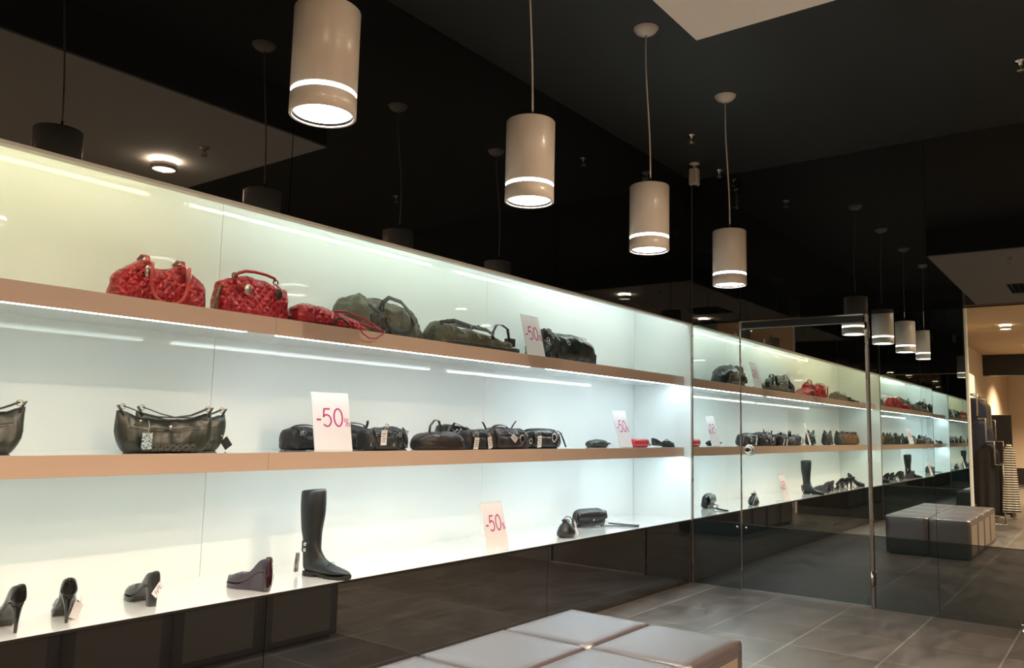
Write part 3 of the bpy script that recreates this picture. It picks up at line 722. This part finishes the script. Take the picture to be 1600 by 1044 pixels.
for i, (x, y, yw, lb) in enumerate([(.74, 3.28, 8, 'crumpled tan leather bag on the middle shelf next to the green shoulder bag'),
                                   (.48, 3.30, -6, 'crumpled tan leather bag on the middle shelf, second from the side panel'),
                                   (.22, 3.30, 5, 'crumpled tan leather bag on the middle shelf, third from its left end'),
                                   (-.03, 3.32, -4, 'crumpled tan leather bag against the left side panel of the middle shelf')]):
    t = bag('gathered_bag', lb, (x, y, MID), yw, 'tan leather bags seen in the mirror')
    bag_mesh(.23, .15, .17, lambda u: 1 - .15 * abs(u), amp=.014, seed=50 + i, k=18, taper=.4).build('body', 'tan_leather', t)
    MB().strap(arc(-.07, .07, .155, .03, -.03, 14), .014, .004).build('handle', 'brown_nylon', t)
    dring(t, (.04, -.07, .11), .014, .003, 'y', 'brass', 'metal_ring')

G = 'black nylon bags on the middle shelf'
def black_bag(loc, yaw, label, L, D, H, m, seed, tf=None, amp=.005, tags=(), rings=(), straps=(), zips=(), flap=None, studs=(), taper=.2, endp=6):
    t = bag('black_bag', label, loc, yaw, G)
    bag_mesh(L, D, H, tf, amp=amp, seed=seed, taper=taper, endp=endp).build('body', m, t)
    for z in zips: MB().tube([(-L * .44 + L * .88 * i / 16, -D / 2 * (1 - taper * (z / H) ** 1.3) - .002, z + .002 * math.sin(i)) for i in range(17)], .0022, 6).build('zip', 'dark_metal', t)
    for c in rings: dring(t, c[:3], c[3], c[4], 'y', 'chrome', 'metal_ring')
    if L > .2 and H > .1:
        p_ = bag_mesh(L * .52, D * .30, H * .55, None, amp=.004, seed=seed + 1, taper=.2, endp=10, nx=24, nr=24); p_.warp(lambda p: p + Vector((-L * .06, -D * .40, H * .06))); p_.build('front_pocket', m, t)
        MB().strap([(-L * .3, -D * .30, H * .98), (-L * .31, -D * .46, H * .80), (-L * .30, -D * .50, H * .45), (-L * .29, -D * .50, H * .1)], .016, .004, (1, 0, 0)).build('front_strap', m, t)
        MB().strap([(L * .30, -D * .28, H * .96), (L * .31, -D * .44, H * .80), (L * .31, -D * .50, H * .45), (L * .30, -D * .50, H * .1)], .016, .004, (1, 0, 0)).build('front_strap', m, t)
        for xx in (-L * .30, L * .31): dring(t, (xx, -D * .5 - .003, H * .72), .009, .0022, 'y', 'chrome', 'strap_buckle', 1.2, .9)
    for pts, w in straps: MB().strap(pts, w, .004, (0, 1, .3)).build('strap', m, t)
    for c in studs:
        s = MB(); s.ring(c, .006, .0024, 'y', 14); s.build('eyelet', 'chrome', t)
    for a in tags: price_tag(t, *a)
    return t
b4 = black_bag((2.67, 3.38, MID), 6, 'black nylon bag with a dark hang tag, half behind the left sale sign', .25, .14, .115, 'black_nylon', 61, lambda u: 1 - .1 * abs(u),
          rings=[(-.06, -.074, .085, .010, .0022)], straps=[(arc(-.09, .08, .105, .02, -.02), .018)], studs=[(.035, -.074, .03)], zips=(.085,))
price_tag(b4, -.095, -.085, .075, .055, .065, 8, -10, 28, 'grey_leather', False, .03)
black_bag((3.00, 3.44, MID), -2, 'black nylon bag with white piping, standing behind the left sale sign', .36, .13, .135, 'black_nylon', 63, lambda u: 1 - .14 * max(0, u), zips=(.095, .05),
          straps=[([(.12, -.04, .11), (.122, -.05, .14), (.125, -.045, .155)], .018), (arc(-.15, .12, .128, .015, -.02), .016)])
black_bag((3.075, 3.24, MID), 0, 'black nylon bag with white price tag and silver eyelets, right of the sign', .27, .14, .115, 'black_nylon', 65, lambda u: 1 - .25 * max(0, u), amp=.006,
          tags=[(-.045, -.085, .108, .042, .082, 6, 0, -3)], rings=[(.005, -.05, .128, .012, .0026)], studs=[(.035, -.079, .030), (-.11, -.060, .03)],
          straps=[([(.02, -.075, .10), (.04, -.082, .08), (.035, -.084, .06), (.06, -.08, .085)], .008), ([(.08, -.07, .07), (.11, -.078, .04), (.14, -.075, .015)], .018)], zips=(.09,))
black_bag((3.285, 3.38, MID), -6, 'small black nylon bag squeezed behind the flat bag with loop handle', .22, .13, .125, 'black_nylon', 67, lambda u: 1 - .2 * u * u,
          studs=[(.02, -.072, .045), (-.03, -.072, .03)], straps=[([(-.04, -.07, .10), (-.02, -.078, .07), (.0, -.078, .09), (.05, -.07, .10)], .008)], zips=(.10,))
t = black_bag((3.49, 3.19, MID), -10, 'dark brown rounded bag lying flat with upright loop handle', .34, .20, .095, 'brown_nylon', 69, lambda u: 1.05 - .25 * abs(u) ** 3, amp=.003, zips=(.05,), endp=4)
MB().strap([(-.08, -.02, .090), (-.075, -.02, .135), (-.045, -.02, .168), (-.015, -.02, .165), (.0, -.02, .130), (.002, -.02, .088)], .030, .005, (.3, 1, 0)).build('loop_handle', 'black_nylon', t)
s = bag_mesh(.20, .15, .02, None, amp=.002, seed=70, taper=.4); s.warp(lambda p: p + Vector((.02, 0, .082))); s.build('top_flap', 'black_leather', t)
MB().strap([(-.09, -.07, .082), (-.06, -.075, .078), (-.03, -.075, .074)], .016, .003, (0, 1, 0)).build('buckle', 'chrome', t)

black_bag((3.87, 3.41, MID), -4, 'black buckled satchel with strap end sticking up, left of twin white tags', .24, .17, .135, 'black_leather', 71, lambda u: 1 - .12 * u, amp=.008,
          straps=[([(-.07, -.05, .12), (-.05, -.06, .155), (.0, -.07, .14), (.05, -.075, .11)], .022), ([(-.11, -.05, .11), (-.12, -.06, .06), (-.11, -.07, .01)], .016)],
          rings=[(-.05, -.088, .105, .011, .0028), (-.015, -.088, .11, .010, .0028)], zips=(.09,))
black_bag((3.80, 3.18, MID), -2, 'black nylon satchel carrying two white hanging price tags', .22, .12, .115, 'black_nylon', 73, None, amp=.007,
          tags=[(-.055, -.078, .072, .040, .070, 8, 0, 2), (.055, -.078, .076, .036, .074, 8, 0, -20)], rings=[(-.05, -.07, .095, .010, .0025), (.045, -.065, .105, .012, .0028)], zips=(.085,))
black_bag((4.145, 3.23, MID), -3, 'large black buckled satchel with chrome ring and strap standing upright', .44, .17, .130, 'brown_nylon', 75, lambda u: 1 - .1 * abs(u), amp=.008,
          tags=[(-.02, -.100, .085, .034, .062, 10, 0, -58)], rings=[(.085, -.098, .065, .022, .0045), (-.15, -.09, .11, .012, .003), (.19, -.085, .05, .014, .003)],
          straps=[([(-.18, -.02, .12), (-.20, -.02, .150), (-.215, -.02, .165)], .018), ([(.06, -.02, .125), (.085, -.02, .155), (.11, -.02, .178)], .010), (arc(-.12, .03, .125, .025, -.02), .020), ([(.0, -.095, .03), (.05, -.11, .02), (.09, -.112, .05), (.11, -.11, .085)], .012)], zips=(.09, .045))
black_bag((4.60, 3.27, MID), -2, 'black handbag with round chrome ring and one white tag, last of the row', .42, .15, .128, 'black_leather', 77, lambda u: 1 - .06 * abs(u), amp=.006,
          tags=[(-.095, -.088, .085, .042, .080, 6, 0, -5)], rings=[(.075, -.085, .072, .025, .006), (-.11, -.08, .10, .010, .003)],
          straps=[([(.18, -.03, .12), (.21, -.04, .105), (.235, -.05, .05), (.262, -.05, .006)], .016), (arc(-.16, .17, .120, .012, -.02), .014)], zips=(.095,))

t = bag('wallet', 'small grey-green folded wallet on the middle shelf, right of the black bags', (5.43, 3.30, MID), -4, None, 'wallet')
bag_mesh(.24, .12, .058, lambda u: 1 - .1 * abs(u), amp=.003, seed=81, e=.9, endp=3).build('body', 'green_leather', t)
MB().strap([(-.10, -.058, .030), (0, -.064, .036), (.10, -.058, .028)], .012, .003, (0, 0, 1)).build('flap_edge', 'grey_leather', t)
t = bag('wallet', 'bright red hard wallet lying right of the sale sign on middle shelf', (6.02, 3.27, MID), -2, None, 'wallet')
s = MB(); s.box(-.13, .13, -.05, .05, 0, .066); s.build('body', 'red_enamel', t, bevel=.022)
MB().strap([(-.12, -.052, .028), (.12, -.052, .028)], .003, .002, (0, 0, 1)).build('seam', 'red_leather', t)
MB().strap([(.13, -.02, .012), (.16, -.03, .010), (.19, -.02, .024)], .012, .004, (0, 1, 0)).build('pull_tab', 'grey_leather', t)
t = bag('acrylic_block', 'tiny clear card foot lying beside the sale sign', (5.50, 3.14, MID), 0, None, 'tag')
t.name = 'loose_tag'; t['label'] = 'tiny white loose tag lying left of the red wallet sign'; MB().box(-.03, .03, -.012, .012, 0, .002).build('card', 'tag_white', t)

# ================================================================ SHOES
def sm(x): x = max(0, min(1, x)); return x * x * (3 - 2 * x)
def shoe(label, loc, yaw, L=.235, hh=.085, plat=.012, style='stiletto', m='patent_black', sole='patent_black', vamp=.60, counter=.062, toe=.75, group=None, back=None, width=1.0, peep=False, name='high_heel_shoe', cat='shoe', ankle=0.0, strapm=None):
    t = thing(name, label, cat, loc, yaw, group)
    ns = 26
    bed = lambda s: plat + (hh - plat) * (1 - sm((s - .10) / .56)) + .006 * sm((s - .85) / .15)
    def wd(s):
        w = .027 + (.026 - .027) * sm(s / .35) + .014 * sm((s - .35) / .35)
        if s > .74: w *= max(.05, (1 - ((s - .74) / .26) ** 2.4)) ** (.5 if toe > .5 else .8)
        if s < .06: w *= .55 + .45 * (s / .06) ** .5
        return w * width
    def top(s):
        c = counter * (1 - .50 * sm(s / .38)); dome = .050 * (1 - .5 * sm((s - .62) / .38))
        k = sm((s - vamp + .12) / .14)
        return c * (1 - k) + dome * k + ankle * (1 - sm(s / .5))
    s_ = MB(); rings = []
    for i in range(ns + 1):
        s = (i / ns) ** 1.45; z0 = bed(s); w = wd(s); h = top(s); x = s * L; k = sm((s - vamp) / .08)
        back_lean = -.006 * (1 - sm(s / .15))
        inner = z0 + .006
        P = []
        P.append((x, 0, z0)); P.append((x, w * .8, z0)); nb = 1 - sm(s / .22); P.append((x, w, z0 + h * .22)); P.append((x + back_lean, w * (.97 - .10 * nb), z0 + h * .6)); P.append((x + back_lean * 2, w * (.80 - .1 * k - .26 * nb), z0 + h * (1 - .12 * k - .04 * nb)))
        iw = w * (.72 - .30 * nb)
        P.append((x + .004 + back_lean, iw * (1 - .25 * k), (z0 + h * .97) * 1.0 if k > 0 else z0 + h * .97))
        bk = 1 - sm((s - .025) / .05)
        inner = inner * (1 - bk) + (z0 + h * .96) * bk
        ci = (1 - k) * inner + k * (z0 + h * 1.04)
        P.append((x + .006, iw * .55, (1 - k) * (inner + .002) + k * (z0 + h * 1.02)))
        P.append((x + .006, 0, ci))
        full = P + [(a, -b_, c) for a, b_, c in P[-2:0:-1]]
        rings.append(full)
    s_.loft(rings); s_.build('upper', m, t, sub=1)
    # footbed
    r2 = []
    for i in range(0, 15):
        s = .03 + (vamp - .01) * i / 14; z = bed(s) + .0085; w = wd(s) * .62; r2.append([(s * L, w, z), (s * L, -w, z), (s * L, -w, z - .002), (s * L, w, z - .002)])
    MB().loft(r2).build('insole', 'insole', t)
    # sole
    r3 = []
    for i in range(ns + 1):
        s = i / ns; z = bed(s); w = wd(s) * (.70 + .33 * sm((s - .3) / .3)); zb = 0 if (s > .62 or style == 'wedge') else max(0, z - .005)
        if style != 'wedge' and .50 < s <= .62: zb = max(0, (z - .005) * (1 - sm((s - .50) / .12)))
        r3.append([(s * L + .001, w, z + .001), (s * L + .001, -w, z + .001), (s * L + .001, -w * .96, zb), (s * L + .001, w * .96, zb)])
    MB().loft(r3, smooth=False).build('sole', sole, t, bevel=.001)
    if style == 'stiletto':
        rr = []
        for i in range(11):
            u = i / 10; a = .006 + .0165 * u ** 2.4; xb = .001 + .012 * (1 - u); ln = .006 + .028 * u ** 2.2
            rr.append([(xb + ln * (1 + math.cos(2 * PI * j / 14)) , a * math.sin(2 * PI * j / 14), (hh - .002) * u) for j in range(14)])
        MB().loft(rr).build('heel', sole, t)
    elif style == 'block':
        rr = []
        for i in range(7):
            u = i / 6; a = .016 + .006 * u; ln = .017 + .010 * u
            rr.append([(.006 + ln * (1 + math.copysign(abs(math.cos(2 * PI * j / 16)) ** .5, math.cos(2 * PI * j / 16))), a * math.copysign(abs(math.sin(2 * PI * j / 16)) ** .5, math.sin(2 * PI * j / 16)), (hh - .002) * u) for j in range(16)])
        MB().loft(rr).build('heel', sole, t)
    if back:
        rr = []
        for i in range(9):
            u = i / 8; z = .002 + (hh + counter * .98) * u; a = .010 + .013 * math.sin(PI * min(1, u * .8 + .15))
            xx = -.0035 - .004 * math.sin(PI * u); rr.append([(xx + .012, a, z), (xx, a * .7, z), (xx - .002, 0, z), (xx, -a * .7, z), (xx + .012, -a, z)])
        MB().loft(rr).build('heel_counter', back, t)
    return t
GH = 'high heels on the bottom ledge'
shoe('black stiletto pump at the left frame edge on the bottom ledge', (1.268, 3.078, LEDGE), 88, hh=.100, plat=.016, counter=.068, group=GH)
t = shoe('black stiletto pump with pinkish swing tag, second shoe from left on the ledge', (1.440, 3.100, LEDGE), 68, hh=.098, width=1.12, plat=.018, counter=.066, group=GH)
price_tag(t, .055, -.040, .062, .032, .062, 0, 60, -18, 'paper', False, .03)
price_tag(t, .065, -.044, .060, .032, .060, 0, 40, -25, 'black_leather', False, .03)
t = shoe('dark grey block-heeled shoe with a large pale tag on its heel', (1.790, 3.135, LEDGE), 84, hh=.080, plat=.018, style='block', m='grey_leather', sole='grey_leather', counter=.060, vamp=.52, group=GH)
price_tag(t, -.012, -.020, .088, .042, .052, 12, -62, 36, 'paper', True, .02)
t = shoe('purple wedge shoe with shiny dark heel counter and black tag', (2.275, 3.060, LEDGE), 100, hh=.082, plat=.020, style='wedge', m='purple_leather', sole='purple_leather', counter=.066, vamp=.56, back='purple_patent', group=GH)
price_tag(t, .000, -.032, .062, .034, .042, 8, -50, 40, 'purple_patent', False, .02)
for i, (x, y, yw, st, mm, lb) in enumerate([(.98, 3.12, 95, 'stiletto', 'patent_black', 'black stiletto pump left of the frame, seen only in the mirror'),
         (.72, 3.14, 88, 'block', 'patent_black', 'black block-heeled pump on the ledge next to the ankle boot, seen in the mirror')]):
    t = shoe(lb, (x, y, LEDGE), yw, hh=.09, plat=.016, style=st, m=mm, group=GH)
    price_tag(t, .01, -.04, .07, .036, .065, 5, -80, 8, 'tag_white', False, .02)
t = shoe('black laced ankle boot with block heel near the left end of the ledge', (.40, 3.30, LEDGE), -80, hh=.075, plat=.014, style='block', m='black_leather', sole='patent_black', counter=.115, vamp=.50, group=None, name='ankle_boot', cat='boot')
for i in range(4): MB().tube([(.075 + .016 * i, -.018, .155 - .02 * i), (.080 + .016 * i, 0, .162 - .02 * i), (.075 + .016 * i, .018, .155 - .02 * i)], .002, 6).build('lace', 'black_rubber', t)
# flats on the middle shelf
t = shoe('small dark grey ballet flat at the right end of the middle shelf', (6.26, 3.25, MID), -22, L=.235, hh=.016, plat=.008, style='flat', m='grey_leather', sole='black_rubber', counter=.060, vamp=.62, name='ballet_flat')
s = MB(); s.ring((.155, 0, .058), .012, .003, 'x', 12, 1.4, .6); s.build('bow', 'black_leather', t)

# tall boot
t = thing('tall_boot', 'tall black leather knee boot with two silver buttons standing on the ledge', 'boot', (2.640, 3.262, LEDGE), -76)
A_ = [(-.036, .410), (-.037, .404), (-.037, .36), (-.036, .32), (-.032, .27), (-.024, .22), (-.018, .18), (-.014, .14), (-.013, .11), (-.014, .08), (-.014, .05), (-.010, .026), (.02, .020), (.06, .017), (.10, .014), (.14, .012), (.175, .012), (.21, .014), (.24, .018), (.254, .022), (.260, .026)]
B_ = [(.090, .424), (.093, .418), (.094, .36), (.091, .32), (.086, .27), (.081, .22), (.079, .18), (.080, .150), (.084, .130), (.091, .114), (.100, .102), (.111, .091), (.124, .081), (.138, .073), (.154, .065), (.174, .057), (.195, .051), (.220, .044), (.243, .037), (.256, .032), (.261, .028)]
C_ = [.050, .055, .058, .058, .055, .049, .044, .041, .039, .038, .037, .036, .037, .038, .040, .042, .042, .038, .028, .016, .004]
s = MB(); rings = []
for (ax, az), (bx, bz), w_ in zip(A_, B_, C_):
    ring = []
    for j in range(32):
        an = 2 * PI * j / 32; ca = -math.cos(an); f_ = .5 + .5 * ca
        p = Vector((ax + (bx - ax) * f_, w_ * math.sin(an), az + (bz - az) * f_))
        d = .004 * nz(p, 14, 3) + .0022 * math.sin(p.z * 75 + 3 * math.sin(an)) * (1 if .10 < p.z < .28 else .3)
        p.x += d * ca; p.y += d * math.sin(an); ring.append(p)
    rings.append(ring)
s.loft(rings); s.build('upper', 'boot_leather', t, sub=1)
s = MB(); rr = []
for i in range(25):
    u = i / 24; x = -.006 + .268 * u; w = (.030 if u < .4 else .030 + .013 * sm((u - .4) / .3)) * (max(.05, 1 - max(0, (u - .78) / .22) ** 2.4) ** .5) * (.6 + .4 * sm(u / .08))
    zb = 0 if u < .27 else .010 * (1 - sm((u - .36) / .14)); zt = .024 - .010 * sm((u - .3) / .3) + .008 * sm((u - .8) / .2)
    if u > .85: zb = .006 * sm((u - .85) / .15)
    rr.append([(x, w, zt), (x, -w, zt), (x, -w, zb), (x, w, zb)])
s.loft(rr, smooth=False).build('sole', 'black_rubber', t, bevel=.001)
MB().strap([(-.016, .0, .142), (-.012, -.022, .142), (.003, -.036, .141), (.025, -.0425, .140), (.045, -.042, .140)], .050, .003, (0, 0, 1)).build('ankle_strap', 'boot_leather', t)
for z in (.128, .155):
    s = MB(); s.lathe([(.001, .004), (.008, .003), (.010, 0), (.001, -.001)], 20); s.warp(lambda p: Vector((.022 + p.x, -.0435 - p.z, z + p.y))); s.build('button', 'chrome', t)
MB().tube([(.145, -.040, .046), (.150, -.02, .068), (.152, 0, .074), (.150, .02, .068), (.145, .040, .046)], .0015, 6).build('toe_seam', 'black_rubber', t)
price_tag(t, -.045, -.010, .105, .030, .092, 0, 90, 12, 'tag_white', False, .02)
price_tag(t, -.038, -.016, .105, .030, .090, 0, 90, 5, 'steel', False, .02)

# drawstring pouch and clutch on the ledge
t = bag('drawstring_pouch', 'small black drawstring pouch with a slim tag near the ledge right end', (4.765, 3.135, LEDGE), -8, None, 'pouch')
s = MB(); s.lathe([(.001, 0), (.05, 0), (.068, .012), (.070, .035), (.055, .07), (.030, .094), (.024, .102), (.034, .116), (.026, .120), (.001, .112)], 30)
s.warp(lambda p: Vector((p.x * 1.05 + .008 * nz(p, 25, 2), p.y * .8 + .008 * nz(p, 25, 6), p.z))); s.build('body', 'black_leather', t)
MB().tube([(-.02, -.01, .10), (-.035, -.01, .125), (-.01, -.01, .142), (.03, -.01, .135), (.05, -.02, .10)], .003, 8).build('drawstring', 'black_leather', t)
dring(t, (-.008, -.030, .108), .010, .0026, 'y', 'chrome')
price_tag(t, .045, -.035, .105, .014, .115, 10, 0, -32, 'tag_white', False, .015)

t = bag('clutch', 'black leather clutch with silver snap and long strap trailing on the ledge', (5.42, 3.36, LEDGE), -12, None, 'clutch bag')
bag_mesh(.33, .10, .135, lambda u: 1 - .04 * abs(u) ** 3, amp=.003, seed=91, taper=.35, endp=7, minh=.55).build('body', 'black_leather', t)
s = MB(); rr = []
for i in range(17):
    x = -.155 + .31 * i / 16; q = abs(x / .155)
    rr.append([(x, -.052, .045 + .015 * q ** 4), (x, -.055, .046 + .015 * q ** 4), (x, -.050, .090), (x, -.040, .125 - .01 * q ** 4), (x, -.036, .125 - .01 * q ** 4)])
s.loft(rr).build('flap', 'black_leather', t)
s = MB(); s.lathe([(.001, .004), (.009, .003), (.011, 0), (.001, -.001)], 20); s.warp(lambda p: Vector((p.x, -.056 - p.z, .052 + p.y))); s.build('snap', 'chrome', t)
dring(t, (-.165, -.03, .03), .010, .0028, 'y', 'chrome'); dring(t, (.172, -.04, .020), .010, .0028, 'y', 'chrome')
MB().strap([(-.16, -.03, .02), (-.14, -.075, .010), (-.05, -.085, .008), (.05, -.095, .008), (.16, -.13, .008), (.24, -.20, .008), (.29, -.25, .008), (.31, -.24, .008), (.27, -.16, .012), (.22, -.09, .014), (.18, -.045, .018)], .014, .004, (0, 1, .6)).build('strap', 'black_leather', t)
MB().tube([(-.02, -.088, .012), (.0, -.10, .012), (.02, -.088, .014), (.005, -.12, .003)], .0016, 6).build('tag_string', 'tag_white', t)

# ================================================================ CLOTHES RACK seen in the mirror
rk = thing('clothes_rack', 'stepped chrome clothes rack behind the near mirror wall corner', 'clothes rack', (-1.30, 1.72, 0), 0)
for i, (y, z) in enumerate(((.13, 1.93), (.02, 1.56), (-.08, 1.22), (-.18, .88))):
    y2 = (.02, -.08, -.18, -.28)[i]
    for x in (-.85, .35):
        MB().tube([(x, y, z), (x, y2, z), (x, y2, z - .33 if i < 3 else .02)], .012, 10).build('stepped_frame', 'chrome', rk)
    MB().tube([(-.85, y, z), (.35, y, z)], .010, 10).build('rail', 'chrome', rk)
for x in (-.85, .35): MB().tube([(x, .13, .012), (x, .13, 1.93)], .011, 10).build('post', 'chrome', rk)
for x in (-.85, .35): MB().tube([(x, -.32, .011), (x, .20, .011)], .011, 10).build('foot_bar', 'chrome', rk)
def garment(x, y, ztop, zlen, w, m, label, name='hanging_garment', cat='clothing', yaw=90, flare=1.2, neck=.35, seed=0, grp=None):
    t = thing(name, label, cat, (x, y, ztop), yaw, grp)
    s = MB(); rings = []; n = 36
    for i in range(22):
        u = i / 21; z = -zlen * u; ww = w * (neck + (1 - neck) * sm(u / .12)) * (1 + (flare - 1) * u); d = .035 + .02 * u
        rings.append([(ww / 2 * math.cos(2 * PI * j / n), (d + .022 * u * math.sin(7 * 2 * PI * j / n + seed) + .008 * nz((j * .1, u * 2, seed), 3)) * math.sin(2 * PI * j / n), z) for j in range(n)])
    s.loft(rings); s.build('fabric', m, t)
    MB().tube([(0, 0, -.012), (0, 0, .020), (0, .012, .035), (0, .020, .026)], .0022, 6).build('hanger_hook', 'chrome', t)
    MB().tube([(-w * .32, 0, -.035), (0, 0, -.008), (w * .32, 0, -.035)], .006, 8).build('hanger', 'dark_metal', t)
    return t
RG = 'clothes on the stepped rack'
garment(-1.69, 1.85, 1.895, 1.15, .34, 'brown_cloth', 'long brown garment hanging on the top rail between the two navy ones', seed=1, grp=RG)
gt = garment(-1.52, 1.85, 1.895, 1.3, .34, 'navy_cloth', 'long navy garment hanging on the top rail, nearest the mirror edge', seed=2, grp=RG)
garment(-1.86, 1.85, 1.895, 1.3, .34, 'navy_cloth', 'long navy garment hanging on the top rail next to the olive one', seed=3, grp=RG)
garment(-2.03, 1.85, 1.895, 1.0, .34, 'olive_cloth', 'olive cream garment hanging farthest back on the top rail', seed=4, grp=RG)
garment(-1.19, 1.74, 1.525, 1.25, .32, 'navy_cloth', 'dark blue jeans hanging on the second step of the rack', seed=5, grp=RG)
garment(-1.36, 1.74, 1.525, 1.25, .32, 'black_cloth', 'black trousers hanging on the second step of the rack', seed=6, grp=RG)
garment(-1.03, 1.64, 1.185, 1.05, .30, 'black_cloth', 'black skirt hanging on the third step of the rack', seed=7, grp=RG)
t = garment(-1.0, 1.36, 1.19, 1.0, .15, 'striped_cloth', 'black and cream striped dress hanging at the front of the rack', name='striped_dress', cat='dress', seed=8, flare=1.7, grp=None, yaw=60)
t = thing('display_board', 'tall black display board standing behind the clothes rack', 'board', (-2.7, 1.74, 0), 0)
MB().box(-.03, .03, -.28, .28, .02, 1.66).build('panel', 'dark_board', t, bevel=.004)
for y in (-.25, .25): MB().box(-.15, .15, y - .03, y + .03, 0, .03).build('foot', 'dark_metal', t)
MB().box(.031, .034, -.02, .06, 1.25, 1.38).build('notice', 'paper', t)
t = thing('wall_cabinet', 'warm backlit cream wall cabinet above the hanging clothes', 'cabinet', (-3.2, 2.30, 0))
MB().box(-.7, .7, -.18, .18, 1.95, 2.42).build('body', 'cream_wall', t, bevel=.004)
MB().box(.701, .706, -.17, .17, 1.98, 2.40).build('lit_panel', 'backlit_panel', t)
MB().box(-.7, .7, -.185, -.181, 1.98, 2.40).build('front_lit_panel', 'backlit_panel', t)
MB().box(-.7, .7, -.18, .18, 0, .10).build('plinth', 'dark_board', t)
for x in (-.68, .68): MB().box(x - .02, x + .02, -.18, .18, .1, 1.95).build('upright', 'cream_wall', t)
